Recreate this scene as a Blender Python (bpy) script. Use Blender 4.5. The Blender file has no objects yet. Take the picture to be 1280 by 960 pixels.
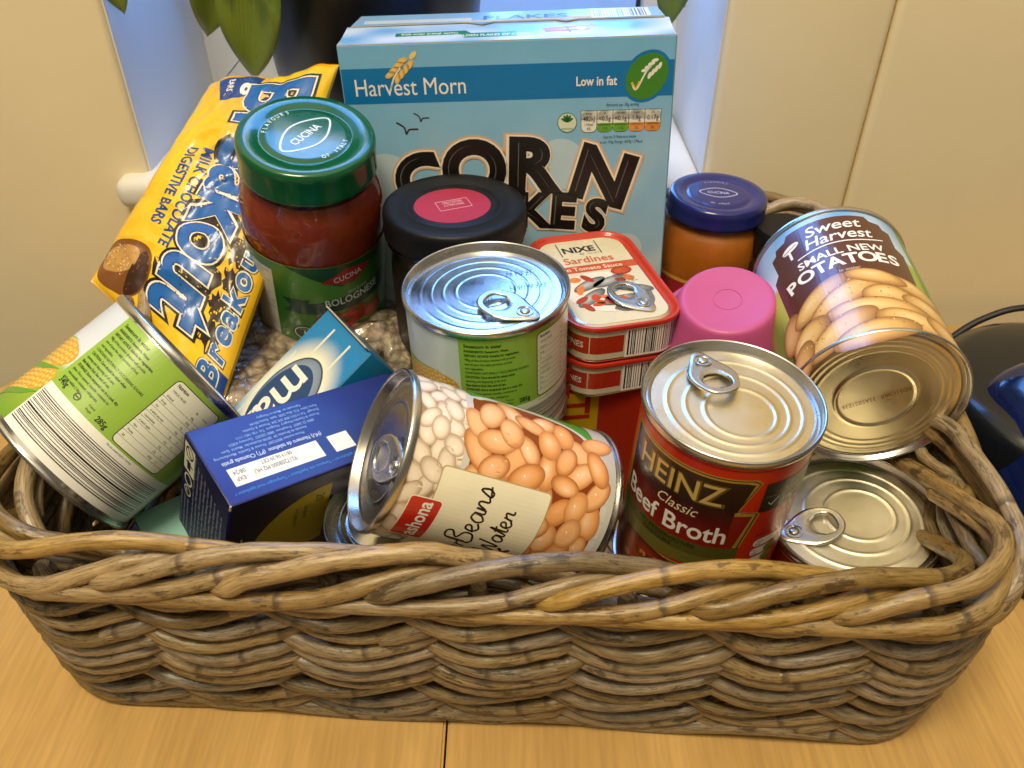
import bpy, bmesh, math, random
from mathutils import Vector, Matrix, noise
from math import sin, cos, pi, sqrt, atan2, radians

R_ = random.Random(7)
S = 0.01                                     # everything below is written in centimetres
scn = bpy.context.scene
COL = scn.collection

# ------------------------------------------------------------------ camera, world, lamps, exposure
cam_d = bpy.data.cameras.new('camera')
cam = bpy.data.objects.new('camera', cam_d); COL.objects.link(cam)
cam.location = (0, 0, 35.3 * S)
cam.rotation_euler = (radians(90 - 37.6), 0, 0)
cam_d.sensor_width = 36.0
cam_d.lens = 36.0 * 1020 / 1280
cam_d.clip_start = 0.01; cam_d.clip_end = 60
cam_d.dof.use_dof = True
cam_d.dof.focus_distance = 0.37
cam_d.dof.aperture_fstop = 22.0
scn.camera = cam

world = bpy.data.worlds.new('World'); scn.world = world
world.use_nodes = True
bg = world.node_tree.nodes['Background']
bg.inputs[0].default_value = (1.0, 0.86, 0.64, 1)
bg.inputs[1].default_value = 0.17

def area(name, loc, target, sx, sy, energy, col):
    l = bpy.data.lights.new(name, 'AREA'); l.shape = 'RECTANGLE'; l.size = sx * S; l.size_y = sy * S
    l.energy = energy; l.color = col
    o = bpy.data.objects.new(name, l); COL.objects.link(o)
    o.location = Vector(loc) * S
    o.rotation_euler = (Vector(target) - Vector(loc)).to_track_quat('-Z', 'Y').to_euler()
    return o
area('ceiling_lamp', (-26, -24, 172), (0, 34, 5), 45, 45, 31, (1.0, 0.86, 0.60))
area('ceiling_bounce_fill', (0, 0, 200), (0, 10, 0), 300, 300, 30, (1.0, 0.86, 0.60))  # broad fill lamp added in place of bounce from the unseen ceiling
area('window_daylight', (-6.5, 82, 48), (-4, 20, 20), 36, 64, 9.0, (0.13, 0.37, 1.0))

scn.view_settings.view_transform = 'Standard'
scn.view_settings.look = 'None'
scn.view_settings.exposure = -0.2
scn.view_settings.gamma = 1.0

# ------------------------------------------------------------------ colours and materials
def lin(c):
    return c / 12.92 if c <= 0.04045 else ((c + 0.055) / 1.055) ** 2.4
def hx(h):
    h = h.lstrip('#')
    return tuple(lin(int(h[i:i + 2], 16) / 255) for i in (0, 2, 4))
def mixc(a, b, t):
    return tuple(a[i] * (1 - t) + b[i] * t for i in range(3))

def new_mat(name):
    m = bpy.data.materials.new(name); m.use_nodes = True
    nt = m.node_tree
    return m, nt, nt.nodes['Principled BSDF']
def N(nt, typ, **kw):
    n = nt.nodes.new(typ)
    for k, v in kw.items():
        setattr(n, k, v)
    return n
def add_bump(nt, p, src, strength, dist=0.001):
    b = N(nt, 'ShaderNodeBump'); b.inputs['Strength'].default_value = strength; b.inputs['Distance'].default_value = dist
    nt.links.new(src, b.inputs['Height']); nt.links.new(b.outputs[0], p.inputs['Normal'])
def mat(name, col, rough=0.5, metal=0.0, coat=0.0, vary=0.08, scale=40, bump=0.0, bscale=300, trans=0.0, ior=1.45, sss=0.0):
    m, nt, p = new_mat(name)
    p.inputs['Roughness'].default_value = rough; p.inputs['Metallic'].default_value = metal
    p.inputs['Coat Weight'].default_value = coat; p.inputs['Coat Roughness'].default_value = 0.06
    p.inputs['Transmission Weight'].default_value = trans; p.inputs['IOR'].default_value = ior
    tc = N(nt, 'ShaderNodeTexCoord')
    nz = N(nt, 'ShaderNodeTexNoise'); nz.inputs['Scale'].default_value = scale; nz.inputs['Detail'].default_value = 5
    nt.links.new(tc.outputs['Object'], nz.inputs['Vector'])
    mx = N(nt, 'ShaderNodeMix', data_type='RGBA')
    mx.inputs['A'].default_value = (*[c * (1 - vary) for c in col], 1)
    mx.inputs['B'].default_value = (*[min(1, c * (1 + vary)) for c in col], 1)
    nt.links.new(nz.outputs['Fac'], mx.inputs['Factor']); nt.links.new(mx.outputs['Result'], p.inputs['Base Color'])
    mr = N(nt, 'ShaderNodeMapRange'); mr.inputs['To Min'].default_value = max(0, rough - 0.06); mr.inputs['To Max'].default_value = rough + 0.06
    nt.links.new(nz.outputs['Fac'], mr.inputs['Value']); nt.links.new(mr.outputs[0], p.inputs['Roughness'])
    if bump:
        n2 = N(nt, 'ShaderNodeTexNoise'); n2.inputs['Scale'].default_value = bscale; n2.inputs['Detail'].default_value = 3
        nt.links.new(tc.outputs['Object'], n2.inputs['Vector']); add_bump(nt, p, n2.outputs['Fac'], bump)
    return m
def print_mat(name, rough=0.32, coat=0.25, bump=0.05, bscale=160, metal=0.0):
    m, nt, p = new_mat(name)
    p.inputs['Coat Weight'].default_value = coat; p.inputs['Coat Roughness'].default_value = 0.12
    p.inputs['Metallic'].default_value = metal
    at = N(nt, 'ShaderNodeAttribute', attribute_name='Col')
    tc = N(nt, 'ShaderNodeTexCoord')
    nz = N(nt, 'ShaderNodeTexNoise'); nz.inputs['Scale'].default_value = 55; nz.inputs['Detail'].default_value = 6
    nt.links.new(tc.outputs['Object'], nz.inputs['Vector'])
    mr = N(nt, 'ShaderNodeMapRange'); mr.inputs['To Min'].default_value = 0.9; mr.inputs['To Max'].default_value = 1.06
    nt.links.new(nz.outputs['Fac'], mr.inputs['Value'])
    mx = N(nt, 'ShaderNodeVectorMath', operation='SCALE')
    nt.links.new(at.outputs['Color'], mx.inputs[0]); nt.links.new(mr.outputs[0], mx.inputs['Scale'])
    nt.links.new(mx.outputs[0], p.inputs['Base Color'])
    m2 = N(nt, 'ShaderNodeMapRange'); m2.inputs['To Min'].default_value = rough - 0.08; m2.inputs['To Max'].default_value = rough + 0.1
    nt.links.new(nz.outputs['Fac'], m2.inputs['Value']); nt.links.new(m2.outputs[0], p.inputs['Roughness'])
    n2 = N(nt, 'ShaderNodeTexNoise'); n2.inputs['Scale'].default_value = bscale; n2.inputs['Detail'].default_value = 2
    nt.links.new(tc.outputs['Object'], n2.inputs['Vector']); add_bump(nt, p, n2.outputs['Fac'], bump)
    return m
def metal_mat(name, col, rough):
    m, nt, p = new_mat(name)
    p.inputs['Metallic'].default_value = 1
    tc = N(nt, 'ShaderNodeTexCoord')
    mp = N(nt, 'ShaderNodeMapping'); mp.inputs['Scale'].default_value = (60, 900, 60)
    nz = N(nt, 'ShaderNodeTexNoise'); nz.inputs['Scale'].default_value = 4; nz.inputs['Detail'].default_value = 6
    nt.links.new(tc.outputs['Object'], mp.inputs['Vector']); nt.links.new(mp.outputs[0], nz.inputs['Vector'])
    n2 = N(nt, 'ShaderNodeTexNoise'); n2.inputs['Scale'].default_value = 45; n2.inputs['Detail'].default_value = 8
    nt.links.new(tc.outputs['Object'], n2.inputs['Vector'])
    mr = N(nt, 'ShaderNodeMapRange'); mr.inputs['From Min'].default_value = 0.3; mr.inputs['From Max'].default_value = 0.75
    mr.inputs['To Min'].default_value = rough * 0.7; mr.inputs['To Max'].default_value = rough * 1.5
    nt.links.new(n2.outputs['Fac'], mr.inputs['Value']); nt.links.new(mr.outputs[0], p.inputs['Roughness'])
    cr = N(nt, 'ShaderNodeMix', data_type='RGBA')
    cr.inputs['A'].default_value = (*[c * 0.86 for c in col], 1); cr.inputs['B'].default_value = (*col, 1)
    nt.links.new(nz.outputs['Fac'], cr.inputs['Factor']); nt.links.new(cr.outputs['Result'], p.inputs['Base Color'])
    add_bump(nt, p, nz.outputs['Fac'], 0.05, 0.0003)
    return m

M = {}
M['tin'] = metal_mat('tinplate', (0.74, 0.72, 0.67), 0.17)
M['tin_pale'] = metal_mat('pale_lacquered_tin', (0.90, 0.84, 0.66), 0.42)
M['tin_dark_reflect'] = metal_mat('tin_with_dark_reflection', (0.40, 0.375, 0.32), 0.25)  # darker copy of the tin: the lid's dark reflection put into base colour
M['tin_gold'] = metal_mat('gold_lacquered_tin', (0.80, 0.72, 0.52), 0.32)
M['tin_dark'] = metal_mat('tinplate_rim', (0.60, 0.58, 0.54), 0.26)
M['tab'] = metal_mat('steel_tab', (0.62, 0.61, 0.58), 0.24)
M['paper'] = print_mat('printed_paper_label', 0.30, 0.35, 0.06, 120)
M['litho'] = print_mat('lithographed_tin', 0.26, 0.5, 0.03)
M['card'] = print_mat('printed_carton', 0.38, 0.25, 0.06, 90)
M['foil'] = print_mat('printed_film', 0.36, 0.3, 0.10, 60)
M['lidprint'] = print_mat('printed_lid', 0.22, 0.6, 0.02)
M['matte'] = print_mat('printed_matte', 0.5, 0.0, 0.03)
M['glass'] = mat('jar_glass', (0.95, 0.97, 0.95), 0.03, trans=1.0, vary=0.0, ior=1.45)
M['sauce'] = mat('tomato_sauce', hx('ac4016'), 0.45, vary=0.35, scale=70, bump=0.4, bscale=160)
M['orange_sauce'] = mat('orange_sauce', hx('e08420'), 0.4, vary=0.25, scale=60, bump=0.2, bscale=160)
M['dark_sauce'] = mat('dark_sauce', (0.02, 0.008, 0.006), 0.3, vary=0.4, coat=0.4)
M['green_lid'] = mat('green_lacquer', (0.002, 0.088, 0.028), 0.2, coat=0.5, bump=0.03, bscale=60)
M['blue_lid'] = mat('blue_lacquer', (0.012, 0.018, 0.14), 0.24, coat=0.4, bump=0.03, bscale=60)
M['black_lid'] = mat('black_matt_lacquer', (0.006, 0.006, 0.008), 0.46, bump=0.08, bscale=500)
M['black_lid'].node_tree.nodes['Principled BSDF'].inputs['Specular IOR Level'].default_value = 0.3
M['pink'] = mat('pink_plastic', (0.50, 0.085, 0.26), 0.42, vary=0.05, bump=0.06, bscale=120)
M['black'] = mat('black_plastic', (0.008, 0.008, 0.010), 0.22, coat=0.3)
M['cord'] = mat('black_rubber', (0.012, 0.012, 0.012), 0.5)
M['blueglow'] = mat('dark_blue_translucent_plastic', (0.003, 0.010, 0.065), 0.16, coat=0.8, vary=0.5, scale=25)
M['smoke'] = mat('smoked_plastic', (0.004, 0.006, 0.010), 0.22, coat=0.15)
M['wallpaint'] = mat('cream_wall_paint', (0.86, 0.745, 0.50), 0.5, vary=0.06, scale=9, bump=0.25, bscale=28)
M['reveal'] = mat('white_reveal_paint', (0.72, 0.72, 0.70), 0.5, vary=0.05, scale=10, bump=0.1, bscale=50)
M['sillpaint'] = mat('white_gloss_paint', (0.76, 0.74, 0.68), 0.3, vary=0.06, scale=25, bump=0.06, bscale=60)
M['framepaint'] = mat('white_frame', (0.66, 0.66, 0.66), 0.35, vary=0.08, scale=30, bump=0.05, bscale=80)
M['grime'] = mat('dark_joint', (0.03, 0.028, 0.025), 0.8)
M['pot'] = mat('dark_glazed_pot', (0.010, 0.010, 0.012), 0.3, vary=0.3)
M['soil'] = mat('potting_soil', (0.03, 0.02, 0.012), 0.9, bump=0.8, bscale=200)
def film_mat(name, gloss, rough, bump, scale):
    """thin clear sheet: see-through with a glossy face"""
    m, nt, p = new_mat(name); nt.nodes.remove(p)
    tr = N(nt, 'ShaderNodeBsdfTransparent'); gl = N(nt, 'ShaderNodeBsdfGlossy'); gl.inputs['Roughness'].default_value = rough
    fr = N(nt, 'ShaderNodeFresnel'); fr.inputs[0].default_value = 1.45
    mu = N(nt, 'ShaderNodeMath', operation='MULTIPLY_ADD'); mu.inputs[1].default_value = 1.0; mu.inputs[2].default_value = gloss
    nt.links.new(fr.outputs[0], mu.inputs[0])
    mx = N(nt, 'ShaderNodeMixShader'); nt.links.new(mu.outputs[0], mx.inputs[0]); nt.links.new(tr.outputs[0], mx.inputs[1]); nt.links.new(gl.outputs[0], mx.inputs[2])
    if bump:
        tc = N(nt, 'ShaderNodeTexCoord'); nz = N(nt, 'ShaderNodeTexNoise'); nz.inputs['Scale'].default_value = scale; nz.inputs['Detail'].default_value = 4; nz.inputs['Distortion'].default_value = 1.5
        nt.links.new(tc.outputs['Object'], nz.inputs['Vector'])
        b = N(nt, 'ShaderNodeBump'); b.inputs['Strength'].default_value = bump; b.inputs['Distance'].default_value = 0.004; nt.links.new(nz.outputs['Fac'], b.inputs['Height'])
        nt.links.new(b.outputs[0], gl.inputs['Normal']); nt.links.new(b.outputs[0], fr.inputs['Normal'])
    nt.links.new(mx.outputs[0], nt.nodes['Material Output'].inputs[0])
    return m
M['pane'] = film_mat('window_pane', 0.02, 0.02, 0, 1)
M['film'] = film_mat('clear_film', 0.05, 0.12, 0.9, 40)

def leaf_mat():
    m, nt, p = new_mat('green_leaf')
    p.inputs['Roughness'].default_value = 0.34
    uv = N(nt, 'ShaderNodeUVMap'); sp = N(nt, 'ShaderNodeSeparateXYZ'); nt.links.new(uv.outputs[0], sp.inputs[0])
    nz = N(nt, 'ShaderNodeTexNoise'); nz.inputs['Scale'].default_value = 3.5; nz.inputs['Detail'].default_value = 4
    nt.links.new(uv.outputs[0], nz.inputs['Vector'])
    ad = N(nt, 'ShaderNodeMath', operation='ADD'); nt.links.new(sp.outputs[1], ad.inputs[0]); nt.links.new(nz.outputs['Fac'], ad.inputs[1])
    cr = N(nt, 'ShaderNodeValToRGB'); e = cr.color_ramp.elements
    e[0].position = 0.55; e[0].color = (0.016, 0.062, 0.014, 1); e[1].position = 1.5 / 1.6; e[1].color = (0.18, 0.25, 0.03, 1)
    nt.links.new(ad.outputs[0], cr.inputs[0])
    md = N(nt, 'ShaderNodeMath', operation='SUBTRACT'); md.inputs[1].default_value = 0.5; nt.links.new(sp.outputs[0], md.inputs[0])
    ab = N(nt, 'ShaderNodeMath', operation='ABSOLUTE'); nt.links.new(md.outputs[0], ab.inputs[0])
    vw = N(nt, 'ShaderNodeMath', operation='MULTIPLY_ADD'); vw.inputs[1].default_value = -9.0; nt.links.new(ab.outputs[0], vw.inputs[0])
    vy = N(nt, 'ShaderNodeMath', operation='MULTIPLY'); vy.inputs[1].default_value = 34.0; nt.links.new(sp.outputs[1], vy.inputs[0]); nt.links.new(vy.outputs[0], vw.inputs[2])
    sn = N(nt, 'ShaderNodeMath', operation='SINE'); nt.links.new(vw.outputs[0], sn.inputs[0])
    vr = N(nt, 'ShaderNodeMapRange'); vr.inputs['From Min'].default_value = 0.93; vr.inputs['From Max'].default_value = 1.0; vr.inputs['To Max'].default_value = 0.35; nt.links.new(sn.outputs[0], vr.inputs['Value'])
    mr = N(nt, 'ShaderNodeMapRange'); mr.inputs['From Min'].default_value = 0.03; mr.inputs['From Max'].default_value = 0.0; mr.inputs['To Max'].default_value = 0.6; nt.links.new(ab.outputs[0], mr.inputs['Value'])
    mxm = N(nt, 'ShaderNodeMath', operation='MAXIMUM'); nt.links.new(vr.outputs[0], mxm.inputs[0]); nt.links.new(mr.outputs[0], mxm.inputs[1])
    vm = N(nt, 'ShaderNodeMix', data_type='RGBA'); vm.inputs['B'].default_value = (0.20, 0.28, 0.07, 1)
    nt.links.new(mxm.outputs[0], vm.inputs['Factor']); nt.links.new(cr.outputs[0], vm.inputs['A']); nt.links.new(vm.outputs['Result'], p.inputs['Base Color'])
    n2 = N(nt, 'ShaderNodeTexWave'); n2.inputs['Scale'].default_value = 6; n2.inputs['Distortion'].default_value = 2
    nt.links.new(uv.outputs[0], n2.inputs['Vector']); add_bump(nt, p, n2.outputs['Fac'], 0.15)
    return m
M['leaf'] = leaf_mat()
M['stem'] = mat('plant_stem', (0.08, 0.10, 0.03), 0.5)

def cane_mat(name, c1, c2, c3):
    m, nt, p = new_mat(name)
    uv = N(nt, 'ShaderNodeUVMap'); oi = N(nt, 'ShaderNodeObjectInfo')
    mp = N(nt, 'ShaderNodeMapping'); mp.inputs['Scale'].default_value = (9, 0.75, 1)
    of = N(nt, 'ShaderNodeVectorMath', operation='SCALE'); of.inputs[0].default_value = (37, 91, 13)
    nt.links.new(oi.outputs['Random'], of.inputs['Scale'])
    ad = N(nt, 'ShaderNodeVectorMath', operation='ADD')
    nt.links.new(uv.outputs[0], mp.inputs[0]); nt.links.new(mp.outputs[0], ad.inputs[0]); nt.links.new(of.outputs[0], ad.inputs[1])
    grain = N(nt, 'ShaderNodeTexNoise'); grain.inputs['Scale'].default_value = 1.6; grain.inputs['Detail'].default_value = 8; grain.inputs['Roughness'].default_value = 0.65
    nt.links.new(ad.outputs[0], grain.inputs['Vector'])
    cr = N(nt, 'ShaderNodeValToRGB'); e = cr.color_ramp.elements
    e[0].position = 0.30; e[0].color = (*c1, 1); e[1].position = 0.72; e[1].color = (*c3, 1)
    k = e.new(0.5); k.color = (*c2, 1)
    nt.links.new(grain.outputs['Fac'], cr.inputs[0])
    # weathered peeled patches
    mp2 = N(nt, 'ShaderNodeMapping'); mp2.inputs['Scale'].default_value = (2.2, 0.55, 1)
    ad2 = N(nt, 'ShaderNodeVectorMath', operation='ADD')
    nt.links.new(uv.outputs[0], mp2.inputs[0]); nt.links.new(mp2.outputs[0], ad2.inputs[0]); nt.links.new(of.outputs[0], ad2.inputs[1])
    pt = N(nt, 'ShaderNodeTexNoise'); pt.inputs['Scale'].default_value = 1.0; pt.inputs['Detail'].default_value = 9; pt.inputs['Roughness'].default_value = 0.7
    nt.links.new(ad2.outputs[0], pt.inputs['Vector'])
    pr = N(nt, 'ShaderNodeValToRGB'); pr.color_ramp.elements[0].position = 0.565; pr.color_ramp.elements[1].position = 0.605
    nt.links.new(pt.outputs['Fac'], pr.inputs[0])
    dk = N(nt, 'ShaderNodeMix', data_type='RGBA'); dk.inputs['B'].default_value = (c1[0] * 0.5, c1[1] * 0.5, c1[2] * 0.5, 1)
    dm = N(nt, 'ShaderNodeMath', operation='MULTIPLY'); dm.inputs[1].default_value = 0.8
    nt.links.new(pr.outputs[0], dm.inputs[0]); nt.links.new(dm.outputs[0], dk.inputs['Factor']); nt.links.new(cr.outputs[0], dk.inputs['A'])
    # node rings
    sp = N(nt, 'ShaderNodeSeparateXYZ'); nt.links.new(uv.outputs[0], sp.inputs[0])
    fr = N(nt, 'ShaderNodeMath', operation='MULTIPLY_ADD'); fr.inputs[1].default_value = 1 / 11.0
    nt.links.new(sp.outputs[1], fr.inputs[0]); nt.links.new(oi.outputs['Random'], fr.inputs[2])
    fc = N(nt, 'ShaderNodeMath', operation='FRACT'); nt.links.new(fr.outputs[0], fc.inputs[0])
    rr = N(nt, 'ShaderNodeValToRGB'); q = rr.color_ramp.elements
    q[0].position = 0.0; q[0].color = (0, 0, 0, 1); q[1].position = 0.04; q[1].color = (0, 0, 0, 1)
    a = q.new(0.012); a.color = (1, 1, 1, 1); b = q.new(0.026); b.color = (0.7, 0.7, 0.7, 1)
    nt.links.new(fc.outputs[0], rr.inputs[0])
    rk = N(nt, 'ShaderNodeMix', data_type='RGBA'); rk.inputs['B'].default_value = (0.055, 0.035, 0.018, 1)
    rm = N(nt, 'ShaderNodeMath', operation='MULTIPLY'); rm.inputs[1].default_value = 0.75
    nt.links.new(rr.outputs[0], rm.inputs[0]); nt.links.new(rm.outputs[0], rk.inputs['Factor']); nt.links.new(dk.outputs['Result'], rk.inputs['A'])
    hs = N(nt, 'ShaderNodeHueSaturation')
    vm = N(nt, 'ShaderNodeMapRange'); vm.inputs['To Min'].default_value = 0.62; vm.inputs['To Max'].default_value = 1.30
    sm2 = N(nt, 'ShaderNodeMath', operation='FRACT'); sk = N(nt, 'ShaderNodeMath', operation='MULTIPLY'); sk.inputs[1].default_value = 7.31; nt.links.new(oi.outputs['Random'], sk.inputs[0]); nt.links.new(sk.outputs[0], sm2.inputs[0])
    sr = N(nt, 'ShaderNodeMapRange'); sr.inputs['To Min'].default_value = 0.62; sr.inputs['To Max'].default_value = 1.1; nt.links.new(sm2.outputs[0], sr.inputs['Value']); nt.links.new(sr.outputs[0], hs.inputs['Saturation'])
    nt.links.new(oi.outputs['Random'], vm.inputs['Value']); nt.links.new(vm.outputs[0], hs.inputs['Value'])
    nt.links.new(rk.outputs['Result'], hs.inputs['Color']); nt.links.new(hs.outputs[0], p.inputs['Base Color'])
    ro = N(nt, 'ShaderNodeMapRange'); ro.inputs['To Min'].default_value = 0.17; ro.inputs['To Max'].default_value = 0.40
    nt.links.new(grain.outputs['Fac'], ro.inputs['Value']); nt.links.new(ro.outputs[0], p.inputs['Roughness'])
    sm = N(nt, 'ShaderNodeMath', operation='MULTIPLY_ADD'); sm.inputs[1].default_value = -0.5
    nt.links.new(pr.outputs[0], sm.inputs[0]); nt.links.new(grain.outputs['Fac'], sm.inputs[2])
    s2 = N(nt, 'ShaderNodeMath', operation='ADD'); nt.links.new(sm.outputs[0], s2.inputs[0]); nt.links.new(rr.outputs[0], s2.inputs[1])
    add_bump(nt, p, s2.outputs[0], 0.24, 0.0009)
    return m
M['cane'] = cane_mat('weathered_cane', (0.085, 0.057, 0.026), (0.225, 0.158, 0.072), (0.37, 0.265, 0.130))
M['cane_rim'] = cane_mat('polished_rim_cane', (0.135, 0.082, 0.028), (0.29, 0.185, 0.064), (0.43, 0.285, 0.108))

def wood_mat():
    m, nt, p = new_mat('oiled_beech')
    tc = N(nt, 'ShaderNodeTexCoord'); mp = N(nt, 'ShaderNodeMapping'); mp.inputs['Scale'].default_value = (16, 1.6, 8)
    nt.links.new(tc.outputs['Object'], mp.inputs[0])
    nz = N(nt, 'ShaderNodeTexNoise'); nz.inputs['Scale'].default_value = 1.4; nz.inputs['Detail'].default_value = 8; nz.inputs['Distortion'].default_value = 0.6
    nt.links.new(mp.outputs[0], nz.inputs['Vector'])
    mp2 = N(nt, 'ShaderNodeMapping'); mp2.inputs['Scale'].default_value = (420, 26, 60); nt.links.new(tc.outputs['Object'], mp2.inputs[0])
    fl = N(nt, 'ShaderNodeTexNoise'); fl.inputs['Scale'].default_value = 1.0; fl.inputs['Detail'].default_value = 3
    nt.links.new(mp2.outputs[0], fl.inputs['Vector'])
    cr = N(nt, 'ShaderNodeValToRGB'); e = cr.color_ramp.elements
    e[0].position = 0.3; e[0].color = (0.45, 0.265, 0.082, 1); e[1].position = 0.7; e[1].color = (0.58, 0.355, 0.120, 1)
    nt.links.new(nz.outputs['Fac'], cr.inputs[0])
    fr = N(nt, 'ShaderNodeMapRange'); fr.inputs['From Min'].default_value = 0.35; fr.inputs['From Max'].default_value = 0.65; fr.inputs['To Min'].default_value = 0.88; fr.inputs['To Max'].default_value = 1.05
    nt.links.new(fl.outputs['Fac'], fr.inputs['Value'])
    sc = N(nt, 'ShaderNodeVectorMath', operation='SCALE'); nt.links.new(cr.outputs[0], sc.inputs[0]); nt.links.new(fr.outputs[0], sc.inputs['Scale'])
    nt.links.new(sc.outputs[0], p.inputs['Base Color'])
    p.inputs['Roughness'].default_value = 0.38
    add_bump(nt, p, fl.outputs['Fac'], 0.06, 0.0004)
    return m
M['wood'] = wood_mat()

def oats_mat():
    m, nt, p = new_mat('oat_flakes')
    tc = N(nt, 'ShaderNodeTexCoord')
    v = N(nt, 'ShaderNodeTexVoronoi'); v.inputs['Scale'].default_value = 170; v.inputs['Randomness'].default_value = 1
    nz = N(nt, 'ShaderNodeTexNoise'); nz.inputs['Scale'].default_value = 90; nz.inputs['Detail'].default_value = 4
    nt.links.new(tc.outputs['Object'], nz.inputs['Vector'])
    mv = N(nt, 'ShaderNodeVectorMath', operation='MULTIPLY_ADD'); mv.inputs[1].default_value = (0.012, 0.012, 0.012)
    nt.links.new(nz.outputs['Color'], mv.inputs[0]); nt.links.new(tc.outputs['Object'], mv.inputs[2])
    nt.links.new(mv.outputs[0], v.inputs['Vector'])
    cr = N(nt, 'ShaderNodeValToRGB'); e = cr.color_ramp.elements
    e[0].position = 0.2; e[0].color = (0.46, 0.36, 0.20, 1); e[1].position = 0.75; e[1].color = (0.13, 0.085, 0.04, 1)
    nt.links.new(v.outputs['Distance'], cr.inputs[0])
    vc = N(nt, 'ShaderNodeMix', data_type='RGBA', blend_type='OVERLAY'); vc.inputs['Factor'].default_value = 0.08
    nt.links.new(cr.outputs[0], vc.inputs['A']); nt.links.new(v.outputs['Color'], vc.inputs['B'])
    hs = N(nt, 'ShaderNodeHueSaturation'); hs.inputs['Saturation'].default_value = 0.8; nt.links.new(vc.outputs['Result'], hs.inputs['Color'])
    nt.links.new(hs.outputs[0], p.inputs['Base Color'])
    p.inputs['Roughness'].default_value = 0.6; p.inputs['Coat Weight'].default_value = 0.7; p.inputs['Coat Roughness'].default_value = 0.15
    inv = N(nt, 'ShaderNodeMath', operation='MULTIPLY'); inv.inputs[1].default_value = -1; nt.links.new(v.outputs['Distance'], inv.inputs[0])
    add_bump(nt, p, inv.outputs[0], 0.8, 0.003)
    return m
M['oats'] = oats_mat()
def sky_mat():
    m = bpy.data.materials.new('dusk_sky'); m.use_nodes = True; nt = m.node_tree
    nt.nodes.remove(nt.nodes['Principled BSDF'])
    em = N(nt, 'ShaderNodeEmission'); em.inputs['Color'].default_value = (0.30, 0.50, 1.0, 1); em.inputs['Strength'].default_value = 1.1
    nt.links.new(em.outputs[0], nt.nodes['Material Output'].inputs[0])
    return m
M['sky'] = sky_mat()

# ------------------------------------------------------------------ mesh and scene helpers
def make_mesh(name, verts, faces, mat_=None, smooth=None, uvs=None, scale=S):
    me = bpy.data.meshes.new(name)
    me.from_pydata([(v[0] * scale, v[1] * scale, v[2] * scale) for v in verts], [], faces)
    if uvs:
        l = me.uv_layers.new(name='UVMap')
        for i, loop in enumerate(me.loops):
            l.data[i].uv = uvs[loop.vertex_index]
    me.validate(); me.update()
    if smooth is not None:
        me.shade_smooth()
        me.set_sharp_from_angle(angle=radians(smooth))
    if mat_: me.materials.append(mat_)
    return me
def add(name, me, parent=None):
    o = bpy.data.objects.new(name, me); COL.objects.link(o)
    if parent: o.parent = parent
    return o
def thing(name, label, cat, loc=(0, 0, 0), rot=None, group=None):
    o = bpy.data.objects.new(name, None); COL.objects.link(o)
    o.empty_display_size = 0.02
    m = rot.to_4x4() if rot else Matrix.Identity(4)
    m.translation = Vector(loc) * S
    o.matrix_world = m
    o['label'] = label; o['category'] = cat
    if group: o['group'] = group
    return o
def structure(name, me):
    o = add(name, me); o['kind'] = 'structure'; return o
def axes(z, front):
    """rotation whose local z is z and whose local -y looks towards front"""
    z = Vector(z).normalized(); f = Vector(front)
    y = -(f - z * f.dot(z)).normalized(); x = y.cross(z)
    return Matrix((x, y, z)).transposed()
def cols(x, y, z):
    return Matrix((Vector(x).normalized(), Vector(y).normalized(), Vector(z).normalized())).transposed()

def lathe(prof, n=72, off=None):
    vs, fs = [], []
    for (r, z) in prof:
        for i in range(n):
            a = 2 * pi * i / n
            vs.append((r * cos(a), r * sin(a), z))
    for k in range(len(prof) - 1):
        for i in range(n):
            j = (i + 1) % n
            fs.append((k * n + i, k * n + j, (k + 1) * n + j, (k + 1) * n + i))
    if prof[0][0] < 1e-4: pass
    return vs, fs
def capped(prof, n=72):
    vs, fs = lathe(prof, n)
    fs.append(tuple(reversed(range(n)))); m = (len(prof) - 1) * n
    fs.append(tuple(range(m, m + n)))
    return vs, fs
def box(x0, y0, z0, x1, y1, z1, bev=0.0, seg=2):
    bm = bmesh.new(); bmesh.ops.create_cube(bm, size=1)
    for v in bm.verts:
        v.co = Vector(((x0 + x1) / 2 + v.co.x * (x1 - x0), (y0 + y1) / 2 + v.co.y * (y1 - y0), (z0 + z1) / 2 + v.co.z * (z1 - z0)))
    if bev: bmesh.ops.bevel(bm, geom=bm.edges[:], offset=bev, segments=seg, affect='EDGES', profile=0.5)
    bm.verts.index_update()
    r = [tuple(v.co) for v in bm.verts], [tuple(v.index for v in f.verts) for f in bm.faces]
    bm.free(); return r
def join(*parts):
    V, Fc = [], []
    for vs, fs in parts:
        o = len(V); V += vs; Fc += [tuple(i + o for i in f) for f in fs]
    return V, Fc
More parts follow.
